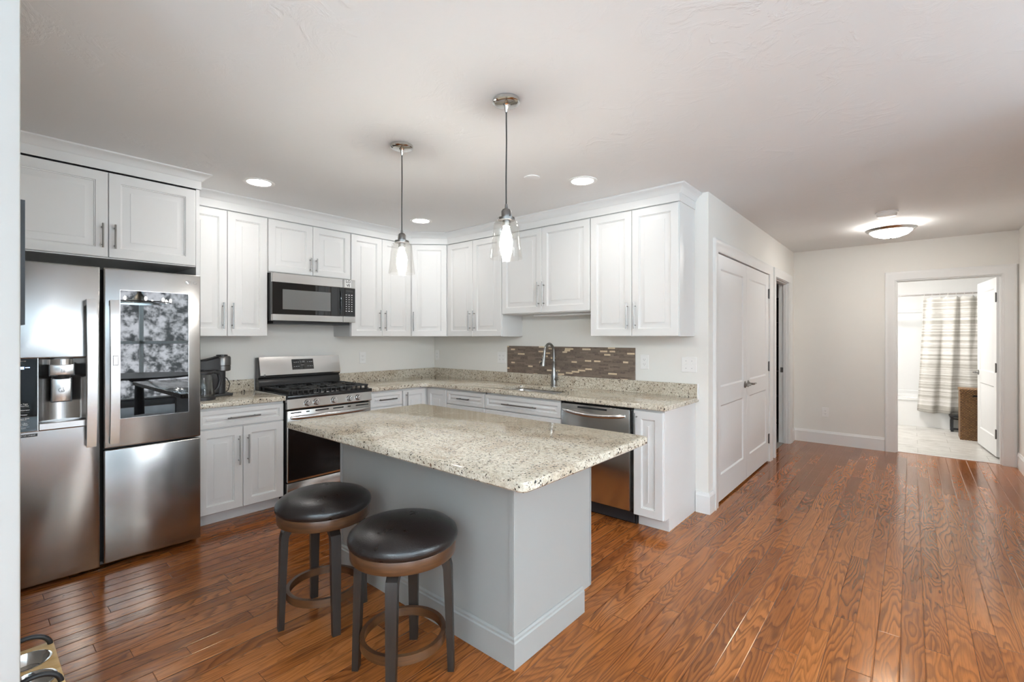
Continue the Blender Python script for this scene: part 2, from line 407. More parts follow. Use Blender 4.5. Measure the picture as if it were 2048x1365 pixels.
# wicker
m = mat('wicker_weave', (.3, .15, .05), .5); t = NT(m); v = t.coord(); sx = t.add('SeparateXYZ'); t.l.new(v, sx.inputs[0])
hx = t.math('ADD', sx.outputs['X'], sx.outputs['Y'])
ra = t.math('DIVIDE', sx.outputs['Z'], .011); rw = t.math('FLOOR', ra)
ph = t.math('ADD', t.math('MULTIPLY', hx, 190.0), t.math('MULTIPLY', rw, PI)); wv = t.math('MULTIPLY', t.math('SINE', ph), t.math('SINE', t.math('MULTIPLY', t.math('FRACT', ra), PI)))
iv = t.add('CombineXYZ'); t.l.new(rw, iv.inputs[0]); t.l.new(t.math('FLOOR', t.math('MULTIPLY', hx, 30.0)), iv.inputs[1]); wn_ = t.add('TexWhiteNoise', noise_dimensions='2D'); t.l.new(iv.outputs[0], wn_.inputs['Vector'])
cw = t.ramp(t.math('MULTIPLY_ADD', wv, .5, .5), [(.2, (.025, .010, .004)), (.55, (.20, .085, .022)), (.9, (.50, .27, .085))])
t.set('Base Color', t.mix(t.math('MULTIPLY', wn_.outputs['Value'], .6), cw, (.09, .038, .012))); t.bump(wv, .8, .006); M['wicker'] = m
m = mat('bedroom_carpet', (.33, .32, .30), .95); t = NT(m); t.bump(t.noise(t.coord(), 200, 2), .6, .01); M['carpet'] = m
M['towel'] = mat('dark_towel', (.04, .04, .05), .95)

# ------------------------------------------------------------------ room shell
XW, YB, XR, T = 3.30, 3.511, 5.39, .12            # closet wall plane, bath wall plane, hall right wall plane, wall thickness
b = MB(); b.box(0, SOUTH, -.1, EAST, 0, 0); b.box(XW - T, 0, -.1, XR, YB + .06, 0); struct('floor', b, M['floor'], 'reddish brown oak strip floor of kitchen and hall', 'floor')
b = MB(); b.box(-.1, SOUTH - .1, HC, EAST + .1, .1, HC + .1); b.box(XW - T, .1, HC, XR + .1, YB + T, HC + .1); struct('ceiling', b, M['ceil'], 'white textured ceiling over kitchen and hall', 'ceiling')
b = MB(); b.box(-.1, SOUTH, 0, 0, 0, HC); struct('wall_west', b, M['wall'], 'greige kitchen wall behind range and refrigerator', 'wall')
b = MB(); b.box(-.1, 0, 0, XW - T, .1, HC); struct('wall_north', b, M['wall'], 'greige kitchen wall behind sink', 'wall')
# closet wall with two openings
C0, C1, D0, D1, DH = .215, 2.05, 2.36, 3.2, 2.105
b = MB(); xa, xb = XW - T, XW
b.box(xa, .1, 0, xb, C0, HC); b.box(xa, C0, DH, xb, C1, HC); b.box(xa, C1, 0, xb, D0, HC); b.box(xa, D0, DH, xb, D1, HC); b.box(xa, D1, 0, xb, YB, HC)
b.box(xa, 0.0, 0, xb, .1, HC)
struct('wall_hall_west', b, M['wall'], 'greige hall wall holding double closet doors', 'wall')
B0, B1, BH = 4.369, 5.276, 2.08
b = MB(); b.box(xa, YB, 0, B0, YB + T, HC); b.box(B0, YB, BH, B1, YB + T, HC); b.box(B1, YB, 0, XR, YB + T, HC)
struct('wall_hall_end', b, M['wall'], 'greige hall end wall around bathroom doorway', 'wall')
b = MB(); b.box(XR, -.6, 0, XR + T, YB + T, HC); struct('wall_hall_east', b, M['wall'], 'greige hall wall at right edge', 'wall')
b = MB(); b.box(XR + T, -.6, 0, EAST, -.48, HC); struct('wall_living_north', b, M['wall'])
# window walls of the living room (behind the camera)
E0, E1, E2, E3, EZ0, EZ1 = -2.3, -.6, -6.8, -4.7, .15, 2.42
b = MB(); b.box(EAST, SOUTH, 0, EAST + .1, E2, HC); b.box(EAST, E3, 0, EAST + .1, E0, HC); b.box(EAST, E1, 0, EAST + .1, -.48, HC)
for a, c in ((E0, E1), (E2, E3)): b.box(EAST, a, 0, EAST + .1, c, EZ0); b.box(EAST, a, EZ1, EAST + .1, c, HC)
struct('wall_living_east', b, paint('darkened_wall_paint', (.16, .165, .17), .7))  # wall colour darkened so it mirrors dimmer in the refrigerator door
S0, S1, SZ0, SZ1 = 6.0, 7.6, .9, 2.2
b = MB(); b.box(0, SOUTH - .1, 0, S0, SOUTH, HC); b.box(S1, SOUTH - .1, 0, EAST, SOUTH, HC); b.box(S0, SOUTH - .1, 0, S1, SOUTH, SZ0); b.box(S0, SOUTH - .1, SZ1, S1, SOUTH, HC)
struct('wall_living_south', b, M['wall'])
def window(name, f, u0, u1, z0, z1, n):
    b = MB()
    for a in (u0, u1): b.box(*f(a - .04, -.02, z0), *f(a + .04, .06, z1))
    for i in range(1, n): a = u0 + (u1 - u0) * i / n; b.box(*f(a - .035, 0, z0), *f(a + .035, .05, z1))
    for z in (z0, z1, (z0 + z1) / 2): b.box(*f(u0, 0, z - .03), *f(u1, .05, z + .03))
    o = struct(name, b, M['trim']); g = MB(); g.box(*f(u0, .02, z0), *f(u1, .026, z1)); obj('pane', g, M['winglass'], o)
window('window_1', lambda a, d, z: (EAST + d, a, z), E0, E1, EZ0, EZ1, 2)
window('window_added', lambda a, d, z: (EAST + d, a, z), E2, E3, EZ0, EZ1, 2)  # extra window added out of view to keep up the daylight
window('window_2', lambda a, d, z: (a, SOUTH - .1 + .05 - d + .02, z), S0, S1, SZ0, SZ1, 3)
t_ = thing('bounce_rug', 'large pale grey rug added out of view for neutral bounce light', 'rug', (6.9, -4.4, 0))
b = MB(); b.box(-1.2, -2.9, .0005, 1.9, 3.6, .014, .004); b.box(-4.6, -2.9, .0005, -1.2, -.4, .014, .004); obj('bounce_sheet', b, mat('bounce_rug_grey', (.52, .54, .56), .95), t_)  # grey sheet added unseen so less red light bounces off the floor
# near wall whose end closes the left edge of the view
b = MB(); b.box(0, -3.86, 0, 2.9, -3.7252, HC, .006, 2); struct('wall_left', b, paint('dimmed_wall_paint', (.435, .425, .405), .7), 'white wall end at left edge of view', 'wall')  # wall paint darkened to offset excess light on this end

# baseboards
BBP = [(0, 0), (0, .165), (.006, .165), (.010, .155), (.012, .143), (.016, .138), (.016, 0)]
def baseboard(name, path, label):
    b = MB(); b.sweep(path, [(-o, h) for o, h in BBP], lambda u_, v_, h: (u_, v_, h)); return struct(name, b, M['trim'], label, 'baseboard')
baseboard('baseboard_north', [(3.205, -.0005), (XW + .0005, -.0005), (XW + .0005, .105)], 'white baseboard stub wrapping wall corner beside the base cabinets')
baseboard('baseboard_hall', [(XW + .0005, 3.315), (XW + .0005, YB - .0005), (4.265, YB - .0005)], 'white baseboard below hall outlet')
baseboard('baseboard_right', [(XR - .0005, YB), (XR - .0005, -.6)], 'white baseboard along right hall wall')
# casings
CSP = [(0, 0), (0, .012), (.012, .017), (.06, .017), (.07, .021), (.092, .024), (.1, .020), (.1, 0)]
def casing(name, f, u0, u1, zt, label, wl=1.0):
    b = MB(); b.sweep([(u0, .0), (u0, zt), (u1, zt), (u1, .0)], [(o * wl, h) for o, h in CSP], f)
    return struct(name, b, M['trim'], label, 'door casing')
casing('trim_1', lambda u_, v_, h: (XW + h, u_, v_), C0 - .005, C1 + .005, 2.095, 'white casing around double closet doors')
casing('trim_2', lambda u_, v_, h: (XW + h, u_, v_), D0, D1, DH - .005, 'white casing around half hidden dark doorway past the closet')
casing('trim_3', lambda u_, v_, h: (u_, YB - h, v_), B0, B1, BH, 'white casing around bathroom doorway')
# jambs
def jamb(name, f, u0, u1, zt, d0, d1, label):
    b = MB(); b.box(*f(u0, d0, 0), *f(u0 + .012, d1, zt)); b.box(*f(u1 - .012, d0, 0), *f(u1, d1, zt)); b.box(*f(u0 + .0121, d0, zt - .012), *f(u1 - .0121, d1, zt))
    m_ = (d0 + d1) / 2
    b.box(*f(u0 + .012, m_ - .03, 0), *f(u0 + .022, m_ + .005, zt)); b.box(*f(u1 - .022, m_ - .03, 0), *f(u1 - .012, m_ + .005, zt)); b.box(*f(u0 + .0222, m_ - .03, zt - .022), *f(u1 - .0222, m_ + .005, zt - .0121))
    return struct(name, b, M['trim'], label, 'door jamb')
j2 = jamb('trim_4', lambda u_, d, z: (XW - d, u_, z), D0 - .001, D1 + .001, DH, .001, T, 'white jamb of half hidden doorway past the closet')
b = MB(); b.box(XW - .10, D1 - .0135, .93, XW - .06, D1 - .011, .995); obj('strike_plate', b, M['hinge'], j2)
jamb('trim_5', lambda u_, d, z: (u_, YB + d, z), B0 - .001, B1 + .001, BH, .001, T, 'white jamb lining bathroom doorway')
b = MB(); b.box(XW - T, C0 - .001, 0, XW - .045, C0 + .003, DH); b.box(XW - T, C1 - .003, 0, XW - .045, C1 + .001, DH); b.box(XW - T, C0, DH - .008, XW - .002, C1, DH); b.box(XW - T + .01, C0, 0, XW - T + .02, C1, DH)
struct('trim_6', b, M['trim'])

# interior doors
def panel_door(name, label, w, hgt, hinges, lever_x, th=.036, both=False, hz=(.24, 1.05, 1.86)):
    """local: x along width, front face at y=0 facing -y, thickness to +y"""
    b = MB(); st = .11
    P = [(.215, .80), (.955, hgt - .12)]
    rails = [0, P[0][0], P[0][1], P[1][0], P[1][1], hgt]
    b.box(0, 0, 0, st, th, hgt); b.box(w - st, 0, 0, w, th, hgt)
    for i in (0, 2, 4): b.box(st, 0, rails[i], w - st, th, rails[i + 1])
    for a0, a1 in P:
        b.rects(st, w - st, a0, a1, [(0, 0), (.012, .009), (.02, .009), (.05, .003)])
        b.rects(st, w - st, a0, a1, [(0, th), (.012, th - .009), (.02, th - .009), (.05, th - .003)])
    root = obj(name, b, M['door'], recalc=False); root['kind'] = 'structure'; root['label'] = label; root['category'] = 'door'
    bm_ = bmesh.new(); bm_.from_mesh(root.data); bmesh.ops.recalc_face_normals(bm_, faces=bm_.faces[:]); bm_.to_mesh(root.data); bm_.free()
    for z in hz:
        h = MB(); xh = 0 if hinges == 'L' else w
        h.box(xh - .022, -.004, z - .05, xh + .012, .001, z + .05); h.cyl((xh, -.006, z - .055), (xh, -.006, z + .055), .006, 10)
        obj('hinge', h, M['hinge'], root)
    if lever_x is not None:
        sgn = 1 if lever_x < w / 2 else -1
        for yy_ in ((-1, 0),) + (((1, th),) if both else ()):
            s_, y0 = yy_; h = MB(); Mx = Matrix.Rotation(-s_ * PI / 2, 3, 'X')
            h.lathe([(.033, 0), (.033, .006), (.018, .014), (.011, .022), (.011, .048)], (lever_x, y0, .92), 20, Mx)
            y1 = y0 + s_ * .05
            h.tube([(lever_x, y1 - s_ * .01, .92), (lever_x + sgn * .01, y1, .92), (lever_x + sgn * .05, y1 + s_ * .004, .922), (lever_x + sgn * .115, y1 - s_ * .004, .918)], [.010, .011, .009, .007], 10)
            obj('lever_handle', h, M['nickel'], root)
    return root
dw = (C1 - C0) / 2 - .003
# front faces +x: rotate +90 deg
d = panel_door('door_1', 'left leaf of white double closet doors nearest the kitchen', dw, 2.07, 'L', dw - .055); d.location = (XW - .004, C0 + .001, .018); d.rotation_euler = (0, 0, PI / 2)
d = panel_door('door_2', 'right leaf of white double closet doors nearest the dark doorway', dw, 2.07, 'R', .055); d.location = (XW - .004, C0 + dw + .005, .018); d.rotation_euler = (0, 0, PI / 2)

# ------------------------------------------------------------------ cabinets
def pull(b, x, z, L, y, vert=True, r=.0055, std=.032):
    q = (lambda s_: (x, y - std, z + s_)) if vert else (lambda s_: (x + s_, y - std, z))
    w_ = (lambda s_: (x, y, z + s_)) if vert else (lambda s_: (x + s_, y, z))
    b.tube([q(-L / 2), q(L / 2)], r, 10)
    for s_ in (-L * .36, L * .36): b.tube([w_(s_), q(s_)], r * .8, 8)
def front(name, x0, x1, z0, z1, yf, parent, handle, fr=.058, mt=None, t_=.02):
    b = MB(); g = .0018
    rise = .036 if fr > .04 else .014
    b.rects(x0 + g, x1 - g, z0 + g, z1 - g, [(0, yf + t_), (0, yf + .003), (.003, yf), (fr, yf), (fr + .003, yf + .006), (fr + .007, yf + .007), (fr + .009, yf + .0125), (fr + .013, yf + .0125), (fr + .013 + rise, yf + .0045), (fr + .0135 + rise, yf + .0015)])
    b.rects(x0 + g, x1 - g, z0 + g, z1 - g, [(0, yf + t_)])
    o = obj(name, b, mt or M['cab'], parent)
    if handle:
        h = MB(); k, hx, hz, L = handle; pull(h, hx, hz, L, yf, k == 'v'); obj('pull_handle', h, M['nickel'] if k == 'v' else M['darknickel'], o)
    return o
def cabinet(name, label, cat, loc, rz, w, dep, z0, z1, fronts, toe=0, group=None, side=None):
    t_ = thing(name, label, cat, loc, rz, group)
    b = MB(); e = .0008
    b.box(e, -dep, z0 + (toe and .098), w - e, -.002, z1)
    if toe: b.box(e, -dep + .075, z0 + .0005, w - e, -.002, z0 + .1)
    obj('carcass', b, M['cab'], t_)
    for kind, x0, x1, a0, a1, hd in fronts:
        front(kind, x0, x1, a0, a1, -dep - .02, t_, hd, .058 if kind == 'door' else .032)
    return t_
R90 = PI / 2
ZB, ZT = 1.40, 2.412
def updoors(w, split, z0, z1, L=.21, off=.06, edge=.034):
    return [('door', .003, split, z0, z1, ('v', split - edge, z0 + off + L / 2, L)), ('door', split, w - .003, z0, z1, ('v', split + edge, z0 + off + L / 2, L))]
YP0, YP1 = -2.748, -2.727         # tall side panel beside the refrigerator
U = 'upper cabinets'
# above the refrigerator, with its tall end panel
w = YP0 + 3.715; t_ = cabinet('wall_cabinet', 'deep white wall cabinet above the refrigerator', 'cabinet', (0, -3.715, 0), R90, w, .69, 1.885, 2.425, updoors(w, .494, 1.89, 2.422, .15, .055, .03), group=U)
b = MB(); b.box(w, -.70, 0.0005, w + .021, -.002, 2.43); obj('side_panel', b, M['cab'], t_)
w = -2.115 - YP1; cabinet('wall_cabinet', 'tall white wall cabinet above the coffee machine', 'cabinet', (0, YP1, 0), R90, w, .31, ZB, ZT + .01, updoors(w, .300, ZB, ZT), group=U)
w = .78; cabinet('wall_cabinet', 'short white wall cabinet above the microwave', 'cabinet', (0, -2.115, 0), R90, w, .31, 1.95, ZT + .01, updoors(w, .396, 1.955, ZT, .125, .035, .028), group=U)
w = .725; cabinet('wall_cabinet', 'tall white double wall cabinet right of the microwave', 'cabinet', (0, -1.335, 0), R90, w, .31, ZB, ZT + .01, updoors(w, .356, ZB, ZT), group=U)
# diagonal corner
t_ = thing('wall_cabinet', 'diagonal single door corner wall cabinet', 'cabinet', (0, 0, 0), 0, U)
b = MB(); pts = [(.002, -.002), (.002, -.609), (.31, -.609), (.609, -.31), (.609, -.002)]
b.loops([[(x, y, ZB) for x, y in pts], [(x, y, ZT + .01) for x, y in pts]], False, True, True, True); obj('carcass', b, M['cab'], t_)
dl = math.hypot(.299, .299); b = MB()
f = front('door', .02, dl - .02, ZB, ZT, -.021, t_, ('v', .045, ZB + .06 + .105, .21)); f.location = (.31, -.609, 0); f.rotation_euler = (0, 0, PI / 4)
x0 = .612; w = .80; cabinet('wall_cabinet', 'tall white double wall cabinet between corner and sink', 'cabinet', (x0, 0, 0), 0, w, .31, ZB, ZT + .01, updoors(w, 1.004 - x0, ZB, ZT), group=U)
x0 = 1.412; w = 1.013; cabinet('wall_cabinet', 'shorter white wall cabinet above the sink', 'cabinet', (x0, 0, 0), 0, w, .31, 1.615, ZT + .01, updoors(w, 1.908 - x0, 1.62, ZT, .23, .055, .03), group=U)
x0 = 2.425; w = .767; cabinet('wall_cabinet', 'rightmost tall white wall cabinet with exposed side', 'cabinet', (x0, 0, 0), 0, w, .31, ZB, ZT + .01, updoors(w, 2.808 - x0, ZB, ZT), group=U)
# under-cabinet lamp strip
t_ = thing('under_cabinet_light', 'slim white lamp strip under the cabinet above the sink', 'light', (2.0, -.16, 1.615))
b = MB(); b.box(-.28, -.05, -.022, .36, .03, -.0005, .004); obj('housing', b, M['whiteplastic'], t_); b = MB(); b.box(.36, -.03, -.016, .40, .01, -.002); obj('switch_end', b, M['greyplastic'], t_)
# fascia and crown
CROWN = [(0, 0), (.006, 0), (.010, .006), (.014, .014), (.024, .030), (.038, .043), (.052, .049), (.055, .052), (.055, .0615), (0, .0615)]
def crown(name, path, zf, zc, label):
    b = MB(); b.sweep(path, [(0, zf), (.006, zf), (.006, zc), (0, zc)], lambda u_, v_, h: (u_, v_, h))
    k = (HC - .0005 - zc) / .0615
    b.sweep(path, [(o + .004, zc + h * k) for o, h in CROWN], lambda u_, v_, h: (u_, v_, h))
    return struct(name, b, M['cab'], label, 'crown molding')
crown('trim_7', [(.33, YP1 + .001), (.33, -.616), (.616, -.33), (3.193, -.33), (3.193, -.001)][::-1], ZT + .004, 2.478, 'white crown molding along the kitchen wall cabinets')
crown('trim_8', [(.71, -3.72), (.71, YP1 + .001), (.34, YP1 + .001)][::-1], 2.43, 2.487, 'white crown molding above the refrigerator cabinet')

# base cabinets
BT = .875
Bg = 'base cabinets'
def dh(x0, x1, L, z=.79): return ('h', (x0 + x1) / 2, z, L)
w = -2.11 - YP1
cabinet('base_cabinet', 'white base cabinet with one drawer between refrigerator and range', 'cabinet', (0, YP1, 0), R90, w, .61, 0, BT, [('drawer', .003, w - .003, .722, .858, dh(0, w, .23)),
    ('door', .003, w / 2, .098, .715, ('v', w / 2 - .032, .54, .22)), ('door', w / 2, w - .003, .098, .715, ('v', w / 2 + .032, .54, .22))], 1, Bg)
w = .376
cabinet('base_cabinet', 'narrow white drawer base cabinet right of the range', 'cabinet', (0, -1.318, 0), R90, w, .61, 0, BT, [('drawer', .003, w - .003, .722, .858, dh(0, w, .20)), ('door', .003, w - .003, .098, .715, ('v', w - .04, .54, .22))], 1, Bg)
t_ = thing('base_cabinet', 'white corner base cabinet with folding doors', 'cabinet', (0, 0, 0), 0, Bg)
b = MB(); pts = [(.002, -.002), (.002, -.940), (.61, -.940), (.61, -.61), (.930, -.61), (.930, -.002)]
b.loops([[(x, y, .098) for x, y in pts], [(x, y, BT) for x, y in pts]], False, True, True, True)
q = [(.003, -.003), (.003, -.939), (.535, -.939), (.535, -.535), (.929, -.535), (.929, -.003)]; b.loops([[(x, y, .0005) for x, y in q], [(x, y, .1) for x, y in q]], False, True, True, True)
obj('carcass', b, M['cab'], t_)
f = front('door', 0, .288, .098, .858, -.02, t_, ('v', .036, .73, .22), .05); f.location = (.61, -.938, 0); f.rotation_euler = (0, 0, R90)
f = front('door', 0, .298, .098, .858, -.02, t_, None, .05); f.location = (.631, -.61, 0)
x0, w = .932, .532
cabinet('base_cabinet', 'white drawer base cabinet between corner and sink base', 'cabinet', (x0, 0, 0), 0, w, .61, 0, BT, [('drawer', .003, w - .003, .725, .858, dh(0, w, .16)), ('door', .003, w - .003, .098, .718, ('v', w - .04, .54, .22))], 1, Bg)
x0, w = 1.464, .871
t_ = thing('sink_base_cabinet', 'white sink base cabinet with wide false drawer', 'cabinet', (x0, 0, 0), 0, Bg)
b = MB(); b.box(.001, -.61, .098, .018, -.002, BT); b.box(w - .018, -.61, .098, w - .001, -.002, BT); b.box(.001, -.61, .098, w - .001, -.02, .12); b.box(.001, -.535, .0005, w - .001, -.02, .1); b.box(.001, -.61, .70, w - .001, -.595, BT); b.box(.001, -.012, .098, w - .001, -.002, BT)
obj('carcass', b, M['cab'], t_)
for kd, a0, a1, c0, c1, hd in (('drawer', .003, w - .003, .725, .858, dh(0, w, .39)), ('door', .003, w / 2, .098, .718, ('v', w / 2 - .032, .54, .22)), ('door', w / 2, w - .003, .098, .718, ('v', w / 2 + .032, .54, .22))):
    front(kd, a0, a1, c0, c1, -.63, t_, hd, .058 if kd == 'door' else .032)
x0, w = 2.966, .234
t_ = cabinet('base_cabinet', 'narrow white end base cabinet right of the dishwasher', 'cabinet', (x0, 0, 0), 0, w, .61, 0, BT, [('door', .003, w - .006, .098, .862, ('v', .03, .74, .21))], 1, Bg, 'R')

# ------------------------------------------------------------------ countertops
CT0, CT1 = .877, .914
b = MB(); b.slab([(.004, YP1 + .002), (.652, YP1 + .002), (.652, -2.109), (.004, -2.109)], CT0, CT1)
b.box(.003, YP1 + .003, CT1 - .002, .024, -2.109, 1.018, .002)
o = obj('countertop', b, M['granite'], angle=30); tag(o, 'short speckled granite countertop between refrigerator and range', 'countertop', 'granite countertops')
c_ = MB(); c_.box(.004, -2.1088, CT0 + .004, .65, -2.1065, CT1 + .0015); c_.box(.003, -2.1088, .9, .025, -2.1065, 1.019); obj('caulk_line', c_, M['caulk'], o)
ce = 3.225
hole = [(1.56, -.185)] + [(2.21, -.185)] + arc(2.20, -.52, .07, 0, -90, 6)[0:] + arc(1.57, -.52, .07, -90, -180, 6)
hole = [(p[0], p[1]) for p in (arc(2.17, -.21, .05, 90, 0, 6) + arc(2.17, -.50, .05, 0, -90, 6) + arc(1.58, -.50, .05, -90, -180, 6) + arc(1.58, -.21, .05, 180, 90, 6))]
outer = [(.004, -.004), (.004, -1.317), (.652, -1.317)] + [(.652, -.78)] + [(x, y) for x, y in arc(.782, -.782, .13, 180, 90, 8)][1:-1] + [(.78, -.652)] + [(ce - .015, -.652)] + [(ce, -.637), (ce, -.004)]
b = MB(); b.slab(outer, CT0, CT1, [hole])
b.box(.003, -1.316, CT1 - .002, .024, -.003, 1.018, .002); b.box(.0245, -.024, CT1 - .002, ce - .002, -.003, 1.018, .002)
o = obj('countertop', b, M['granite'], angle=30); tag(o, 'long L shaped granite countertop with backsplash around the sink', 'countertop', 'granite countertops')
c_ = MB(); c_.box(ce - .003, -.03, CT0 + .02, ce + .004, -.0026, 1.02); obj('caulk_line', c_, M['caulk'], o)
# undermount sink
b = MB()
def rr(x0, x1, y0, y1, r, z, n=5): return [(x, y, z) for x, y in arc(x1 - r, y1 - r, r, 90, 0, n) + arc(x1 - r, y0 + r, r, 0, -90, n) + arc(x0 + r, y0 + r, r, -90, -180, n) + arc(x0 + r, y1 - r, r, 180, 90, n)]
b.loops([rr(1.515, 2.235, -.565, -.145, .06, .8755), rr(1.535, 2.215, -.545, -.165, .05, .8755), rr(1.538, 2.212, -.542, -.168, .05, .86), rr(1.55, 2.20, -.53, -.18, .06, .70), rr(1.60, 2.15, -.48, -.23, .06, .685)], True, True, False, True)
o = obj('sink_basin', b, M['steel2'], recalc=False); tag(o, 'stainless undermount sink basin set in the granite', 'sink')
b = MB(); b.lathe([(.045, .686), (.045, .689), (.03, .689), (.02, .6865)], (1.87, -.30, 0), 20); obj('drain', b, M['chrome'], o)
# faucet
t_ = thing('faucet', 'brushed nickel pull-down gooseneck faucet behind the sink', 'faucet', (1.873, -.085, CT1))
b = MB(); b.lathe([(.029, 0), (.029, .012), (.026, .016), (.026, .10), (.0245, .12), (.0165, .175), (.0155, .24), (.0165, .242), (.0165, .25), (.013, .252)], (0, 0, 0), 24); obj('body', b, M['nickel'], t_)
pts = [(0, 0, .25), (0, 0, .33)] + [(0, -.075 + .075 * math.cos(a), .33 + .085 * math.sin(a)) for a in [PI * i / 12 for i in range(1, 12)]] + [(0, -.152, .32), (0, -.156, .305)]
b = MB(); b.tube(pts, .0125, 14); obj('spout', b, M['nickel'], t_)
b = MB(); b.tube([(0, -.154, .318), (0, -.159, .29), (0, -.167, .25), (0, -.176, .205)], [.0135, .0155, .0185, .021], 16); sp = obj('spray_head', b, M['nickel'], t_)
b = MB(); b.tube([(-.008, -.185, .268), (-.008, -.187, .262)], .006, 8); b.tube([(-.010, -.191, .245), (-.010, -.198, .222)], .0065, 8); obj('spray_button', b, M['blackmatte'], sp)
b = MB(); b.tube([(0, 0, .075), (.035, 0, .075), (.04, 0, .075)], [.018, .018, .016], 16); b.tube([(.032, 0, .078), (.038, 0, .10), (.046, 0, .155)], [.007, .006, .005], 8); obj('lever', b, M['nickel'], t_)
# mosaic panel
b = MB(); b.box(1.208, -.008, 1.0185, 2.684, -.0003, 1.30); o = obj('mosaic_backsplash', b, M['tile']); tag(o, 'brown and cream strip mosaic tile panel behind the faucet', 'backsplash')

# ------------------------------------------------------------------ outlets and switches
def outlet(loc, rz, label, kind='outlet', gang=1, group='outlet plates'):
    t_ = thing('wall_switch' if kind == 'switch' else 'wall_outlet', label, kind, loc, rz, group if kind == 'outlet' else None)
    w = .038 + .024 * (gang - 1) * 1.0; b = MB(); b.box(-w, -.006, -.062, w, -.0004, .062, .003); p = obj('plate', b, M['whiteplastic'], t_)
    for g in range(gang):
        gx = (g - (gang - 1) / 2) * .047
        if kind == 'outlet':
            for dz in (-.02, .02):
                b = MB(); b.box(gx - .017, -.0075, dz - .014, gx + .017, -.006, dz + .014, .002); s_ = obj('socket', b, M['whiteplastic'], t_)
                b = MB(); b.box(gx - .009, -.0079, dz - .002, gx - .0065, -.0073, dz + .008); b.box(gx + .0065, -.0079, dz - .002, gx + .009, -.0073, dz + .008); b.tube([(gx, -.0073, dz - .007), (gx, -.0079, dz - .007)], .0028, 8); obj('slot', b, M['greyplastic'], s_)
        else:
            b = MB(); b.box(gx - .006, -.0068, -.012, gx + .006, -.006, .012); b.box(gx - .004, -.016, 0, gx + .004, -.006, .009, .001); obj('toggle', b, M['whiteplastic'], t_)
            for dz in (-.03, .03): b = MB(); b.tube([(gx, -.0058, dz), (gx, -.0068, dz)], .003, 8); obj('screw', b, M['greyplastic'], p)
    return t_
outlet((0, -1.003, 1.17), R90, 'white outlet plate on wall right of the range')
outlet((.06, 0, 1.172), 0, 'white outlet plate tight in the kitchen corner')
outlet((1.125, 0, 1.172), 0, 'wide white two-gang outlet plate left of the mosaic tile', gang=2)
outlet((2.768, 0, 1.18), 0, 'white outlet plate just right of the mosaic tile')
outlet((3.149, 0, 1.171), 0, 'white two-gang switch plate at right end of counter wall', 'switch', 2)
outlet((3.658, YB, .411), 0, 'white outlet plate low on the hall end wall')

# ------------------------------------------------------------------ refrigerator (local x -> world +y, local -y -> world +x)
FY = -3.705
t_ = thing('refrigerator', 'large stainless side-by-side refrigerator with dark glass panel', 'refrigerator', (0, FY, 0), R90)
FW, FX = .948, .84            # width and front plane
XS = .434                     # split between the two doors
b = MB(); b.box(.004, -.755, .035, FW - .004, -.03, 1.79); b.mi = 1; b.box(.012, -.775, .012, FW - .02, -.06, .05); obj('cabinet_body', b, [M['greyplastic'], M['black']], t_)
b = MB(); b.box(XS - .012, -.80, .04, XS + .012, -.755, 1.80); obj('door_gap', b, M['void'], t_)
for x in (.06, FW - .05): b = MB(); b.cyl((x, -.72, .0), (x, -.72, .04), .022, 14); obj('levelling_foot', b, M['black'], t_)
for x in (.02, FW - .14): b = MB(); b.box(x, -.80, 1.79, x + .12, -.68, 1.806, .004); obj('hinge_cover', b, M['greyplastic'], t_)
def slabdoor(x0, x1, z0, z1, cut=None, name='door'):
    """door slab with softly rounded vertical edges; cut = (x0,x1,z0,z1) rectangular opening"""
    b = MB(); y0, y1 = -.762, -FX
    if not cut: b.box(x0, y1, z0, x1, y0, z1, .009, 3)
    else:
        c0, c1, c2, c3 = cut
        prof = [(0, y0), (0, y1 + .009), (.003, y1 + .003), (.009, y1)]
        L = [[(x0 + i, y, z0 + i), (x1 - i, y, z0 + i), (x1 - i, y, z1 - i), (x0 + i, y, z1 - i)] for i, y in prof]
        L += [[(c0, y1, c2), (c1, y1, c2), (c1, y1, c3), (c0, y1, c3)], [(c0, y1 + .07, c2), (c1, y1 + .07, c2), (c1, y1 + .07, c3), (c0, y1 + .07, c3)]]
        b.loops(L, False, True, False, True)
    return obj(name, b, M['steel'], t_)
DC = (.085, .369, .872, 1.283)
fz = slabdoor(.002, XS - .007, .020, 1.812, DC, 'freezer_door')
f1 = slabdoor(XS + .007, FW - .002, .722, 1.812, None, 'refrigerator_door')
f2 = slabdoor(XS + .007, FW - .002, .030, .714, None, 'lower_door')
def fhandle(x, parent):
    b = MB(); n = 14; pts = []
    for i in range(n + 1):
        q = i / n; z = .755 + q * .86; bow = .030 + .032 * math.sin(PI * q) ** .7
        pts.append((x, -FX - bow, z))
    b.strip(pts, (1, 0, 0), .043, [.022] * (n + 1))
    b.box(x - .0215, -FX - .036, .755, x + .0215, -FX - .0002, .79, .003); b.box(x - .0215, -FX - .036, 1.58, x + .0215, -FX - .0002, 1.615, .003)
    o = obj('door_handle', b, M['steel2'], parent, angle=30); return o
h1 = fhandle(XS - .052, fz); h2 = fhandle(XS + .052, f1)
b = MB(); b.box(XS + .038, -FX - .0745, 1.225, XS + .064, -FX - .072, 1.285, .001); b.mi = 1; b.box(XS + .041, -FX - .0748, 1.230, XS + .061, -FX - .0743, 1.280)
obj('handle_badge', b, [M['greyplastic'], M['steel2']], f1)
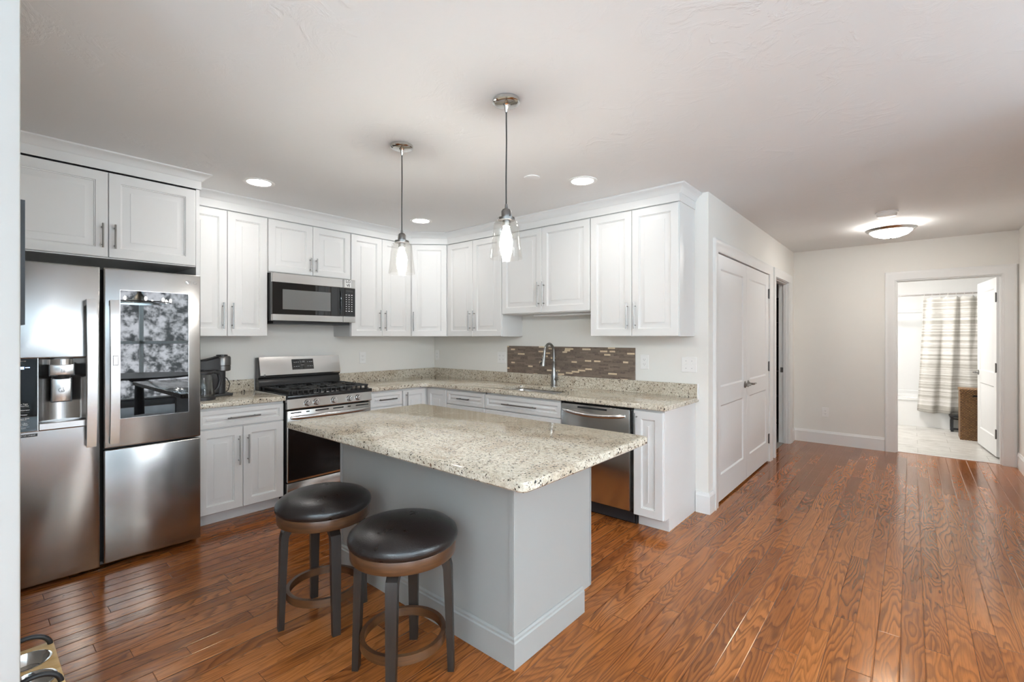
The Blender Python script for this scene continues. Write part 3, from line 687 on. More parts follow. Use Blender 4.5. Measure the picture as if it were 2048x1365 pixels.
# dark glass panel
b = MB(); b.box(.5172, -FX - .0022, .8942, .8748, -FX - .0002, 1.6828); obj('screen_bezel', b, M['steel2'], f1)
b = MB(); b.box(.519, -FX - .004, .896, .873, -FX - .0022, 1.681); obj('screen_glass', b, M['glassblack'], f1)
b = MB()
ring = [(.868 + .0125 * math.cos(a), -FX - .0012, 1.757 + .0125 * math.sin(a)) for a in [2 * PI * i / 20 for i in range(20)]]
b.lathe([(.0125, 0), (.0125, .001)], (.868, -FX - .0002, 1.757), 20, Matrix.Rotation(PI / 2, 3, 'X')); b.mi = 1
b.box(.8665, -FX - .0016, 1.752, .8685, -FX - .001, 1.763); b.box(.8665, -FX - .0016, 1.752, .873, -FX - .001, 1.7538); b.tube([(.8625, -FX - .001, 1.7605), (.8625, -FX - .0016, 1.7605)], .0014, 8)
obj('logo_disc', b, [M['hinge'], M['steel2']], f1)
text('logo', 'LG', .030, M['greyprint'], f1, (.904, -FX - .0006, 1.756), bold=.0003)
# dispenser
c0, c1, c2, c3 = DC; yb = -FX + .068
b = MB(); b.rects(c0, c1, c2, c3, [(0, -FX - .003), (.003, -FX - .005), (.006, -FX - .003), (.007, -FX + .002)], False); b.box(c0 + .077, -FX - .004, c2, c0 + .081, -FX + .02, c3); dsp = obj('dispenser_frame', b, M['steel2'], fz)
b = MB(); b.box(c0 + .006, -FX - .002, c2 + .006, c0 + .077, -FX + .06, c3 - .006); ctl = obj('control_panel', b, M['glassblack'], fz)
b = MB(); n = 16; xa_, xb_ = c0 + .082, c1 - .006; xm = (xa_ + xb_) / 2
L = []
for z in (c2 + .05, c3 - .006):
    L.append([(xa_ + (xb_ - xa_) * i / n, -FX + .004 + .062 * math.sin(PI * i / n) ** .5, z) for i in range(n + 1)])
b.loops(L, True, False); obj('dispenser_niche', b, M['steel2'], fz)
b = MB(); b.box(xa_, -FX - .010, c2 + .004, xb_, yb, c2 + .042, .003); obj('drip_tray', b, M['steel2'], fz)
b = MB(); b.lathe([(.058, 0), (.058, .03), (.035, .037)], (xm - .006, yb - .045, c3 - .044), 24); obj('dispenser_hood', b, M['steel2'], fz)
b = MB(); b.box(xm - .055, -FX - .002, 1.178, xm + .046, yb - .01, 1.243, .004, 2); b.mi = 1; b.box(xm - .058, -FX - .001, 1.174, xm + .049, yb, 1.247); obj('dispenser_spout', b, [M['steel2'], M['black']], fz)
b = MB(); b.lathe([(.038, 0), (.042, .022)], (xm - .004, yb - .032, 1.156), 20); obj('spout_nozzle', b, M['blackmatte'], fz)
b = MB(); b.box(xm - .045, -FX + .012, 1.028, xm + .036, -FX + .03, 1.158, .004, 2); b.mi = 1; b.box(xm - .048, -FX + .014, 1.024, xm + .039, -FX + .034, 1.162); pad = obj('dispenser_lever', b, [M['steel2'], M['black']], fz)
for dx, dz, r in ((-.006, 0, .011), (.002, -.005, .006), (.006, .013, .0042)):
    b = MB(); b.tube([(xm + dx + r * math.cos(a), -FX + .0112, 1.092 + dz + r * math.sin(a)) for a in [2 * PI * i / 16 for i in range(16)]], .0011, 6, closed=True); obj('ice_symbol', b, M['darkprint'], pad)
b = MB()
for k, dx in enumerate((-.006, 0, .006)): b.box(xm + dx - .001, -FX - .0026, 1.198, xm + dx + .001, -FX - .0019, 1.212)
b.box(xm - .010, -FX - .0026, 1.194, xm + .010, -FX - .0019, 1.196); obj('water_symbol', b, M['darkprint'], fz)
cx_ = c0 + .018; yf = -FX - .0024
for s_, z in (('Ice Type', 1.008), ('Water/Ice', .998), ('Refrigerator', .975), ('Freezer', .950), ('Smart Grid', .929), ('Wi-Fi', .921), ('Ice Plus', .902), ('Air Filter', .894), ('Lock', .878 + .0)):
    text('panel_label', s_, .0095, M['print'], ctl, (cx_ + .006, yf, z + .02), bold=.0002)
b = MB()
for z in (1.008, .982, .958, .930, .902): b.box(cx_ - .018, yf, z, cx_ + .028, yf + .0005, z + .0006)
obj('panel_line', b, M['greyprint'], ctl)
text('panel_label', 'ICE WATER', .006, M['print'], ctl, (cx_, yf, 1.262)); 
b = MB(); b.box(cx_ - .008, yf, 1.218, cx_ + .008, yf + .0006, 1.232); b.box(cx_ + .012, yf, 1.225, cx_ + .03, yf + .0006, 1.229); obj('panel_display', b, M['bluelight'], ctl)
b = MB(); b.box(c0 - .02, -FX - .0012, .846, c0 + .078, -FX - .0002, .862); pl = obj('name_plate', b, M['black'], fz); text('plate_text', 'INVERTER LINEAR', .0095, M['print'], pl, (c0 + .032, -FX - .0016, .854))

# ------------------------------------------------------------------ microwave
MX, MZ0, MZ1 = .415, 1.522, 1.944
t_ = thing('microwave', 'stainless over-the-range microwave with black door glass', 'microwave', (0, -2.112, 0), R90); w = .774
b = MB(); b.box(.001, -MX + .035, MZ0 + .012, w - .001, -.003, MZ1); b.mi = 1; b.box(.03, -MX + .06, MZ0 - .012, w - .03, -.05, MZ0 + .014); obj('casing', b, [M['black'], M['blackmatte']], t_)
xd = w * .835
b = MB(); b.box(0, -MX + .002, MZ1 - .082, xd - .001, -MX + .034, MZ1, .003); b.box(0, -MX + .002, MZ0 + .012, xd - .001, -MX + .034, MZ0 + .07, .003); d = obj('door', b, M['rangesteel'], t_)
b = MB(); b.box(.0, -MX + .0045, MZ0 + .07, xd - .001, -MX + .034, MZ1 - .082); g = obj('door_glass', b, M['glassblack'], d)
b = MB(); b.box(.085, -MX + .0035, MZ0 + .112, xd - .125, -MX + .0046, MZ1 - .138); obj('door_window', b, mat('microwave_window_mesh', (.16, .16, .155), .12), d)
b = MB(); b.tube([(xd - .03, -MX + .004, MZ0 + .085), (xd - .024, -MX - .002, MZ0 + .13), (xd - .024, -MX - .003, MZ0 + .21), (xd - .024, -MX - .002, MZ1 - .14), (xd - .03, -MX + .004, MZ1 - .09)], .005, 10); obj('door_handle', b, M['glassblack'], d)
b = MB(); b.box(xd + .001, -MX + .002, MZ1 - .082, w, -MX + .034, MZ1, .003); b.box(xd + .002, -MX + .012, MZ0 + .06, w - .001, -MX + .034, MZ1 - .07); b.box(xd + .001, -MX + .002, MZ0 + .012, w, -MX + .034, MZ0 + .07, .003); cp = obj('control_column', b, M['rangesteel'], t_)
b = MB(); b.box(xd + .001, -MX + .0045, MZ0 + .07, w, -MX + .034, MZ1 - .082); kp = obj('keypad', b, M['glassblack'], cp)
b = MB()
for r in range(8):
    for c in range(3):
        x = xd + .034 + c * .029; z = MZ1 - .148 - r * .022; hw = .0075 if r in (0, 7) else .004
        b.box(x - hw, -MX + .0036, z - .003, x + hw, -MX + .0044, z + .003)
obj('key_print', b, M['print'], kp)
b = MB(); b.box(xd + .03, -MX + .0036, MZ1 - .118, w - .025, -MX + .0044, MZ1 - .1); obj('display', b, mat('dim_display', (.03, .03, .03), .3), kp)
st = thing('sticker', 'small white sticker reading love on the microwave corner', 'sticker', (MX - .0018, -2.112 + xd + .052, MZ1 - .04), R90)
b = MB(); b.box(-.03, -.0008, -.034, .03, -.0002, .034); obj('paper', b, M['whiteplastic'], st); text('sticker_text', 'LO\nVE', .036, M['darkprint'], st, (0, -.0012, 0), bold=.001)

# ------------------------------------------------------------------ range
t_ = thing('gas_range', 'stainless freestanding gas range with black cooktop', 'range', (0, -2.104, 0), R90); w = .782; RX = .655
b = MB(); b.box(.002, -RX + .035, .03, w - .002, -.03, .886); b.mi = 0; b.box(.03, -RX + .07, .0, w - .03, -.08, .032); obj('range_body', b, M['black'], t_)
b = MB(); b.box(0, -RX - .022, .886, w, -.03, .916, .005, 2); b.box(.012, -RX + .01, .914, w - .012, -.10, .921, .003); ck = obj('cooktop', b, M['black'], t_)
# back guard
b = MB(); pr_ = [(-.028, .90), (-.105, .90), (-.105, .985), (-.085, 1.022), (-.105, 1.030), (-.105, 1.045), (-.075, 1.207), (-.028, 1.207)]
b.loops([[(x, y, z) for y, z in pr_] for x in (0.003, w - .003)], False, True, True, True); bg = obj('backguard', b, M['black'], t_)
b = MB(); pr2 = [(-.074, 1.2085), (-.106, 1.052), (-.112, 1.04), (-.104, 1.022), (-.098, 1.022), (-.06, 1.207), (-.026, 1.2085)]
pr2 = [(-.026, 1.212), (-.076, 1.212), (-.112, 1.058), (-.112, 1.048), (-.092, 1.024), (-.088, 1.026), (-.106, 1.05), (-.072, 1.208), (-.026, 1.208)]
b.loops([[(x, y, z) for y, z in pr2] for x in (.014, w - .002)], False, True, True, True); bs = obj('control_fascia', b, M['rangesteel'], bg)
b = MB(); x0, x1 = .300, .508
def fy(z): return -.076 - (1.212 - z) * .036 / .154
b.loops([[(x0 + i, fy(1.185 - i) - o, 1.185 - i), (x1 - i, fy(1.185 - i) - o, 1.185 - i), (x1 - i, fy(1.088 + i) - o, 1.088 + i), (x0 + i, fy(1.088 + i) - o, 1.088 + i)] for i, o in ((0, .0003), (.001, .002))], False, True, False, True); dp = obj('display_panel', b, M['glassblack'], bs)
tilt = math.atan2(.036, .154)
text('clock_digits', '1:50', .026, M['greyprint'], dp, (.40, fy(1.160) - .0026, 1.160), (PI / 2 - tilt, 0, 0))
for i, x in enumerate((.322, .342, .362, .452, .474, .492)):
    for z in (1.158, 1.118): b = MB(); b.box(x - .006, fy(z) - .0028, z - .004, x + .006, fy(z) - .0018, z + .002); obj('key_print', b, M['greyprint'], dp)
b = MB(); b.box(.385, fy(1.13) - .0028, 1.128, .415, fy(1.13) - .0018, 1.131); obj('key_print', b, M['greyprint'], dp)
b = MB(); b.tube([(.05, -.1115, 1.051), (.05, -.114, 1.051)], .009, 14); obj('fascia_emblem', b, M['nickel'], bs)
# burners and grates
for x, y, r in ((.15, -.46, .05), (.15, -.22, .04), (.39, -.34, .055), (.63, -.46, .05), (.63, -.22, .04)):
    b = MB(); b.lathe([(r, .9215), (r, .929), (r * .7, .931), (r * .7, .937), (r * .2, .939)], (x, y, 0), 20); obj('burner', b, M['iron'], ck)
for gx0, gx1 in ((.02, .265), (.270, .512), (.517, .762)):
    b = MB(); z0, z1 = .943, .955; y0, y1 = -.645, -.115
    for x in (gx0 + .008, gx1 - .008): b.box(x - .007, y0, z0, x + .007, y1, z1, .003)
    for y in (y0 + .008, -.38, y1 - .008): b.box(gx0, y - .007, z0, gx1, y + .007, z1, .003)
    xm_ = (gx0 + gx1) / 2
    for k in range(5):
        x = gx0 + .03 + k * (gx1 - gx0 - .06) / 4
        b.box(x - .005, y0, z0, x + .005, y0 + .1, z1 + .002, .002); b.box(x - .005, y1 - .1, z0, x + .005, y1, z1 + .002, .002)
        b.box(x - .006, y0 - .004, .921, x + .006, y0 + .012, z1 - .002, .002)
    for yc in (-.5, -.25):
        b.box(xm_ - .005, yc - .1, z0, xm_ + .005, yc + .1, z1 + .002, .002)
        for s_ in (-1, 1): b.box(xm_ + s_ * .03, yc - .005, z0, xm_ + s_ * .115, yc + .005, z1 + .002, .002)
    for x in (gx0 + .012, gx1 - .012):
        for y in (y0 + .012, y1 - .012): b.box(x - .007, y - .007, .9205, x + .007, y + .007, z0 + .002)
    obj('grate', b, M['iron'], ck)
# control panel with knobs
b = MB(); pr3 = [(-RX + .04, .803), (-RX - .012, .803), (-RX - .018, .81), (-RX - .006, .8855), (-RX + .04, .8855)]
b.loops([[(x, y, z) for y, z in pr3] for x in (.002, w - .002)], False, True, True, True); cp = obj('control_panel', b, M['rangesteel'], t_)
for x in (.170, .248, .407, .556, .641):
    kx = RX + .013; b = MB(); Mx = Matrix.Rotation(PI / 2, 3, 'X')
    b.lathe([(.026, 0), (.026, .008), (.021, .012), (.0195, .028), (.017, .031)], (x, -kx + .0, .843), 24, Mx); b.box(x - .004, -kx - .034, .823, x + .004, -kx - .026, .863, .002)
    kb = obj('knob', b, M['steel2'], cp); b = MB(); b.lathe([(.0275, 0), (.0275, .004)], (x, -kx + .001, .843), 24, Mx); obj('knob_collar', b, M['black'], kb)
# oven door
b = MB(); b.box(.006, -RX - .008, .205, w - .006, -RX + .034, .79, .006, 2); od = obj('oven_door', b, M['rangesteel'], t_)
b = MB(); b.box(.012, -RX - .0105, .222, w - .03, -RX - .0078, .655, .001); obj('oven_glass', b, M['ovenglass'], od)
b = MB()
for x0, x1 in ((.03, .12), (.16, .19), (.24, .36), (.40, .50), (.54, .57), (.62, .75)): b.box(x0, -RX - .0086, .766, x1, -RX - .007, .776)
obj('vent_slot', b, M['void'], od)
b = MB(); n = 16
b.tube([(.03 + (w - .06) * i / n, -RX - .02 - .045 * math.sin(PI * i / n) ** .6, .735) for i in range(n + 1)], [.010] + [.017] * (n - 1) + [.010], 14); b.box(.03, -RX - .03, .722, .05, -RX - .006, .748, .003); b.box(w - .05, -RX - .03, .722, w - .03, -RX - .006, .748, .003)
obj('oven_handle', b, M['steel2'], od)
text('logo', 'FRIGIDAIRE', .017, M['print'], od, (w - .105, -RX - .011, .272), bold=.0003); text('logo', 'GALLERY', .008, M['greyprint'], od, (w - .100, -RX - .011, .257))
b = MB(); b.box(.006, -RX - .006, .05, w - .006, -RX + .034, .198, .005, 2); obj('storage_drawer', b, M['rangesteel'], t_)

# ------------------------------------------------------------------ dishwasher
t_ = thing('dishwasher', 'stainless dishwasher with curved bar handle', 'dishwasher', (2.337, 0, 0), 0); w = .626
b = MB(); b.box(.003, -.60, .1, w - .003, -.02, .872); b.box(.003, -.555, .001, w - .003, -.04, .1); obj('tub_casing', b, M['black'], t_)
b = MB(); b.box(.004, -.641, .118, w - .018, -.60, .858, .004, 2); d = obj('door', b, M['rangesteel'], t_)
b = MB(); b.box(.16, -.6418, .832, .42, -.640, .846); obj('vent_slot', b, M['void'], d)
b = MB(); n = 14
b.tube([(.025 + (w - .08) * i / n, -.645 - .042 * math.sin(PI * i / n) ** .6, .81 - .018 * math.sin(PI * i / n)) for i in range(n + 1)], [.009] + [.0155] * (n - 1) + [.009], 14); obj('bar_handle', b, M['steel2'], d)
b = MB(); b.box(.004, -.57, .012, w - .018, -.556, .112); obj('toe_panel', b, M['blackmatte'], t_)

# ------------------------------------------------------------------ coffee machine and kettle
t_ = thing('coffee_machine', 'black and grey capsule coffee machine on the short countertop', 'coffee machine', (.185, -2.43, CT1))
M['gun'] = mat('gunmetal', (.16, .155, .15), .3, .9)
b = MB(); b.box(-.065, -.30, 0, .065, .075, .018, .008, 2); obj('base', b, M['blackmatte'], t_)
b = MB(); b.box(-.06, -.30, .018, .06, -.02, .215, .02, 3); b.lathe([(.045, .018), (.045, .21)], (0, -.01, 0), 24); obj('body', b, M['blackmatte'], t_)
b = MB(); b.loops([[(-w_, y, z0), (w_, y, z0), (w_, y, z1 - .012), (w_ - .012, y, z1), (-w_ + .012, y, z1), (-w_, y, z1 - .012)] for w_, y, z0, z1 in ((.05, -.295, .222, .288), (.055, -.28, .214, .296), (.056, -.12, .214, .298), (.058, -.04, .214, .318), (.05, .0, .214, .322))], True, True, True, True); obj('arm', b, M['blackmatte'], t_)
b = MB(); b.lathe([(.052, .20), (.062, .206), (.063, .243)], (0, .01, 0), 28); b.mi = 1; b.lathe([(.060, .243), (.060, .248)], (0, .01, 0), 28); b.mi = 0; b.lathe([(.064, .248), (.064, .31), (.058, .322), (.03, .327)], (0, .01, 0), 28); hd = obj('brewing_head', b, [M['gun'], M['black']], t_)
b = MB(); b.lathe([(.042, .3245), (.042, .333), (.034, .336)], (0, .01, 0), 24); obj('lid_button', b, M['black'], hd)
b = MB(); b.tube([(-.06, .03, .16), (-.085, .075, .13), (-.09, .10, .085), (-.085, .085, .03), (-.08, .05, .006), (-.075, .0, .006)], .0035, 8); obj('power_cord', b, M['cord'], t_)
t_ = thing('kettle', 'glass electric kettle with black handle beside the refrigerator', 'kettle', (.40, -2.625, CT1))
b = MB(); b.lathe([(.088, 0), (.088, .02), (.082, .026)], (0, 0, 0), 28); obj('power_base', b, M['blackmatte'], t_)
b = MB(); b.lathe([(.080, .026), (.085, .034), (.083, .06), (.066, .17), (.060, .195)], (0, 0, 0), 32, None, False, False); obj('glass_body', b, thinglass('kettle_glass', (.86, .88, .86), 1.3), t_)
b = MB(); b.lathe([(.061, .193), (.062, .205), (.055, .215), (.02, .22)], (0, 0, 0), 28); b.lathe([(.01, .22), (.012, .232)], (0, 0, 0), 14); obj('lid', b, M['blackmatte'], t_)
b = MB(); b.tube([(-.01, .055, .203), (-.02, .085, .212), (-.03, .122, .195), (-.035, .135, .14), (-.028, .118, .085), (-.015, .087, .055)], [.013, .014, .014, .013, .012, .010], 12); obj('handle', b, M['blackmatte'], t_)

# ------------------------------------------------------------------ island
IX0, IX1, IY0, IY1 = 1.856, 3.243, -2.307, -1.69
t_ = thing('kitchen_island', 'grey painted kitchen island base', 'kitchen island', (0, 0, 0))
b = MB(); b.box(IX0, IY0, .1, IX1, IY1, .876); b.box(IX0, IY0, .0005, IX1, IY1 - .08, .1)
obj('carcass', b, M['island'], t_)
b = MB()
for x in (IX0, IX1 - .022): b.box(x, IY0 - .006, .13, x + .022, IY0 - .0002, .876, .0015)
b.box(IX1 + .0002, IY0 - .006, .13, IX1 + .006, IY0 + .022, .876, .0015); b.box(IX1 + .0002, IY1 - .004, .105, IX1 + .006, IY1 + .0, .876, .0015)
obj('corner_batten', b, M['island'], t_)
b = MB(); IB = [(0, .0005), (.015, .0005), (.015, .108), (.010, .114), (.010, .124), (.004, .131), (0, .131)]
b.sweep([(IX0, IY1 - .08), (IX0, IY0), (IX1, IY0), (IX1, IY1 - .08)], [(-o, h) for o, h in IB], lambda u_, v_, h: (u_, v_, h)); obj('baseboard', b, M['island'], t_)
for k, (a0, a1) in enumerate(((.003, .46), (.46, .92), (.92, 1.384))):
    f = front('door', a0, a1, .108, .86, -.02, t_, ('v', a1 - .04 if k % 2 == 0 else a0 + .04, .72, .2), mt=M['island']); f.location = (IX1, IY1, 0); f.rotation_euler = (0, 0, PI)
r = .03
b = MB(); X0, X1, Y0, Y1 = 1.824, 3.553, -2.622, -1.658
b.slab([(X0 + .01, Y0), ] + arc(X1 - r, Y0 + r, r, -90, 0, 5) + arc(X1 - r, Y1 - r, r, 0, 90, 5) + [(X0 + .01, Y1), (X0, Y1 - .01), (X0, Y0 + .01)], CT0, CT1, e=.006)
o = obj('island_countertop', b, M['granite'], angle=30); tag(o, 'large speckled granite slab on top of the grey island', 'countertop')

# ------------------------------------------------------------------ stools
t_ = thing('bar_stool', 'round dark leather stool nearer the range, on the left', 'stool', (2.275, -2.635, 0), math.radians(-13), 'bar stools at the island'); SR = .222
b = MB(); b.lathe([(SR - .004, .548), (SR + .002, .556), (SR + .004, .570), (SR - .002, .586), (SR - .025, .604), (SR - .07, .620), (SR - .13, .630), (SR - .18, .633), (.012, .634), (.002, .634)], (0, 0, 0), 48); obj('seat_cushion', b, M['leather'], t_)
b = MB(); b.lathe([(SR - .03, .496), (SR - .008, .496), (SR - .006, .500), (SR - .004, .545), (SR - .006, .549), (SR - .03, .549)], (0, 0, 0), 48); obj('seat_rim', b, M['cherry'], t_)
b = MB(); b.lathe([(.09, .470), (.09, .497)], (0, 0, 0), 24); obj('swivel_plate', b, M['blackmatte'], t_)
for k in range(4):
    a = k * PI / 2; ca, sa = math.cos(a), math.sin(a)
    P = [(.06, .479), (.13, .479), (.163, .472), (.180, .455), (.186, .43), (.192, .25), (.200, .001)]
    b = MB(); b.strip([(r_ * ca, r_ * sa, z) for r_, z in P], (-sa, ca, 0), [.046, .046, .046, .046, .046, .042, .036], [.03, .03, .034, .036, .034, .03, .026]); lg = obj('leg', b, M['darkwood'], t_, angle=20)
    b = MB(); b.tube([(.174 * ca, .174 * sa, .15), (.167 * ca, .167 * sa, .15)], .006, 10); obj('bolt', b, M['steel2'], lg)
b = MB(); b.lathe([(.158, .132), (.176, .132), (.176, .168), (.158, .168), (.158, .132)], (0, 0, 0), 48, None, False, False); obj('foot_ring', b, M['cherry'], t_, angle=30)
dup(t_, (2.895, -2.612, 0), math.radians(-50), 'round dark leather stool nearer the camera, on the right')

# ------------------------------------------------------------------ lamps
def pendant(x, y, label):
    t_ = thing('pendant_lamp', label, 'pendant lamp', (x, y, HC), 0, 'glass pendants over the island')
    b = MB(); b.lathe([(.055, -.0005), (.066, -.004), (.066, -.018), (.060, -.022), (.05, -.024), (.02, -.026), (.012, -.034), (.008, -.055), (.006, -.062)], (0, 0, 0), 32); obj('canopy', b, M['chrome'], t_)
    b = MB(); b.tube([(0, 0, -.055), (.0015, 0, -.2), (-.001, 0, -.38), (0, 0, -.525)], .0032, 8); obj('cord', b, M['cord'], t_)
    b = MB(); b.lathe([(.006, -.505), (.008, -.525), (.018, -.53), (.024, -.54), (.024, -.568), (.042, -.572), (.042, -.584), (.02, -.586), (.02, -.61), (.017, -.612)], (0, 0, 0), 28); b.tube([(.03, 0, -.56), (.03, 0, -.578)], .004, 8); obj('socket_cap', b, M['gunm'], t_)
    b = MB(); b.lathe([(.040, -.586), (.052, -.588), (.058, -.596), (.061, -.61), (.078, -.767), (.0772, -.769), (.0765, -.767), (.059, -.61), (.0565, -.598), (.051, -.590), (.040, -.5885)], (0, 0, 0), 40, None, False, False); obj('glass_shade', b, M['glass'], t_)
    b = MB(); b.lathe([(.014, -.61), (.016, -.625), (.026, -.655), (.031, -.685), (.029, -.708), (.018, -.728), (.004, -.734)], (0, 0, 0), 20); obj('light_bulb', b, M['bulb'], t_)
M['gunm'] = mat('smoked_nickel', (.23, .225, .22), .28, 1)
pendant(2.204, -2.112, 'clear glass pendant lamp nearer the range, on the left')
pendant(3.03, -2.112, 'clear glass pendant lamp nearer the camera, on the right')
dl_ = thing('recessed_light', 'lit recessed downlight in front of the coffee corner cabinets', 'ceiling light', (.84, -2.386, HC), 0, 'recessed downlights')
b = MB(); b.lathe([(.106, -.0005), (.106, -.004), (.098, -.007), (.080, -.004), (.078, -.0005)], (0, 0, 0), 40, None, False, False); obj('trim_ring', b, M['whiteplastic'], dl_)
b = MB(); b.lathe([(.080, -.0025), (.001, -.0025)], (0, 0, 0), 32, None, False, True); obj('lens', b, M['downlens'], dl_)
dup(dl_, (.838, -.877, HC), 0, 'lit recessed downlight in the kitchen corner behind the left pendant')
dup(dl_, (2.681, -.862, HC), 0, 'lit recessed downlight in front of the rightmost wall cabinet')
b = MB(); b.lathe([(.058, -.0005), (.058, -.005), (.05, -.008)], (2.446, -1.162, HC), 32); o = obj('blank_cover', b, M['ceil']); tag(o, 'unlit white round cover plate on the ceiling above the sink', 'cover plate')
t_ = thing('smoke_detector', 'round white smoke detector on hall ceiling', 'smoke detector', (4.344, 1.68, HC))
b = MB(); b.lathe([(.085, -.0005), (.085, -.012), (.078, -.016)], (0, 0, 0), 32); obj('base', b, M['whiteplastic'], t_); b = MB(); b.lathe([(.076, -.016), (.074, -.03), (.066, -.042), (.03, -.046)], (0, 0, 0), 32); obj('cover', b, M['whiteplastic'], t_)
t_ = thing('flush_mount_light', 'lit bowl ceiling lamp with nickel ring in the hall', 'ceiling light', (4.354, 2.36, HC))
b = MB(); b.lathe([(.05, -.0005), (.05, -.012), (.012, -.016), (.012, -.06)], (0, 0, 0), 24); obj('stem', b, M['nickel'], t_)
b = MB(); b.lathe([(.185, -.046), (.203, -.036), (.211, -.036), (.211, -.042), (.196, -.056), (.176, -.064), (.172, -.062), (.185, -.046)], (0, 0, 0), 48, None, False, False); obj('ring', b, M['steel2'], t_)
b = MB(); b.lathe([(.176, -.052), (.170, -.070), (.14, -.098), (.08, -.120), (.01, -.127)], (0, 0, 0), 40, None, False, True); obj('glass_bowl', b, M['bowl'], t_)
b = MB(); b.lathe([(.01, -.126), (.012, -.132), (.004, -.140)], (0, 0, 0), 14); obj('finial', b, M['nickel'], t_)

# ------------------------------------------------------------------ pet feeder and wall board
t_ = thing('pet_feeder', 'low bamboo pet bowl stand with black arched legs', 'pet feeder', (1.93, -3.645, 0))
FH = .105
b = MB()
hl = []
b.slab([(-.19, -.078), (.185, -.078), (.185, .082), (-.19, .082)], FH - .014, FH, [[(hx_ + .066 * math.cos(-2 * PI * i / 28), -.003 + .066 * math.sin(-2 * PI * i / 28)) for i in range(28)] for hx_ in (-.078, .09)], .0015); obj('board', b, M['bamboo'], t_)
for s_ in (-1, 1):
    b = MB(); x = s_ * .165 - .005
    b.tube([(x, -.072, .0), (x, -.072, .05)] + [(x, .072 * math.cos(a), .10 + .058 * math.sin(a)) for a in [PI - PI * i / 16 for i in range(17)]] + [(x, .072, .05), (x, .072, 0)], .009, 12); obj('arched_leg', b, M['blackmatte'], t_)
def bowl(x, label):
    b = MB(); b.lathe([(.072, FH + .0005), (.072, FH + .004), (.066, FH + .005), (.060, FH - .008), (.052, FH - .028), (.045, FH - .034), (.001, FH - .034)], (0, 0, 0), 36, None, False, True)
    o = obj('pet_bowl', b, M['chrome']); o.location = (x, -3.648, 0); tag(o, label, 'bowl', 'steel pet bowls')
bowl(1.852, 'steel pet bowl in bamboo stand, nearer the refrigerator'); bowl(2.02, 'steel pet bowl in bamboo stand, cut by the bottom edge')
t_ = thing('wall_board', 'thin black framed board edge at left wall end above counter height', 'wall board', (2.72, -3.7251, 1.58))
b = MB(); b.rects(-.12, .12, -.155, .155, [(0, 0), (0, -.011), (.012, -.011), (.013, -.006)]); o = obj('frame', b, M['blackmatte'], t_); o.rotation_euler = (0, 0, PI)
b = MB(); b.box(-.107, -.006, -.142, .107, -.0005, .142); o = obj('panel', b, M['black'], t_); o.rotation_euler = (0, 0, PI)

# ------------------------------------------------------------------ bathroom
BY1, BX0, BX1 = 6.62, 3.6, 5.75
b = MB(); b.box(BX0, YB + .06, -.1, BX1, BY1, 0); struct('floor_bath', b, M['bathtile'], 'pale stone tile floor of the bathroom', 'floor')
b = MB(); b.box(BX0, YB + T, HC, BX1, BY1, HC + .1); struct('ceiling_bath', b, M['bathwhite'])
b = MB(); b.box(BX0 - .1, YB + T, 0, BX0, BY1, HC); struct('wall_bath_west', b, M['bathwhite'])
b = MB(); b.box(BX1, YB + T, 0, BX1 + .1, BY1, HC); struct('wall_bath_east', b, M['bathwhite'])
b = MB(); b.box(BX0 - .1, BY1, 0, BX1 + .1, BY1 + .1, HC); struct('wall_bath_north', b, M['bathwhite'], 'bright white bathroom back wall', 'wall')
b = MB(); b.box(BX0, YB + T, 0, B0 - .005, YB + T + .01, HC); b.box(B1 + .005, YB + T, 0, BX1, YB + T + .01, HC); b.box(B0, YB + T, BH, B1, YB + T + .01, HC); struct('wall_bath_south', b, M['bathwhite'])
b = MB(); b.box(B0, YB + .055, -.001, B1, YB + .085, .006, .002); struct('trim_9', b, M['trim'], 'pale threshold strip between hall floor and bathroom tile', 'threshold')
TY = 5.86
t_ = thing('bathtub', 'white bathtub with wall surround behind the striped curtain', 'bathtub', (0, TY, 0)); x0, x1 = BX0 + .005, BX1 - .005
yb_ = BY1 - TY - .005
b = MB(); b.loops([[(x0, 0, .0), (x1, 0, .0), (x1, yb_, .0), (x0, yb_, .0)], [(x0, 0, .40), (x1, 0, .40), (x1, yb_, .40), (x0, yb_, .40)], [(x0, -.012, .405), (x1, -.012, .405), (x1, yb_, .405), (x0, yb_, .405)], [(x0, -.012, .44), (x1, -.012, .44), (x1, yb_, .44), (x0, yb_, .44)],
    [(x0 + .08, .07, .445), (x1 - .08, .07, .445), (x1 - .08, yb_ - .06, .445), (x0 + .08, yb_ - .06, .445)], [(x0 + .16, .13, .08), (x1 - .16, .13, .08), (x1 - .16, yb_ - .12, .08), (x0 + .16, yb_ - .12, .08)]], False, True, True, True); obj('tub_shell', b, M['tub'], t_)
b = MB(); b.box(x0, yb_ - .03, .44, x1, yb_, 1.84, .006); b.box(x0, yb_ - .05, .44, x1, yb_ - .03, .50, .006); b.box(x0, yb_ - .045, 1.80, x1, yb_, 1.86, .008); b.box(x1 - .03, .0, .445, x1, yb_ - .03, 1.84); b.box(x0, .0, .445, x0 + .03, yb_ - .03, 1.84); obj('wall_surround', b, M['tub'], t_)
b = MB(); b.cyl((BX0 + .004, TY - .03, 2.045), (BX1 - .004, TY - .03, 2.045), .0125, 14); o = obj('curtain_rod', b, M['steel2']); tag(o, 'straight metal shower curtain rod', 'curtain rod')
b = MB()
for x in (BX0 + .0005, BX1 - .014): b.cyl((x, TY - .03, 2.045), (x + .0135, TY - .03, 2.045), .03, 18)
obj('rod_flange', b, M['steel2'], o)
t_ = thing('shower_curtain', 'shower curtain with woven grey and white bands', 'curtain', (0, TY - .03, 0))
b = MB(); L = []; x0, x1 = 4.655, 5.66; nx, nz = 150, 26
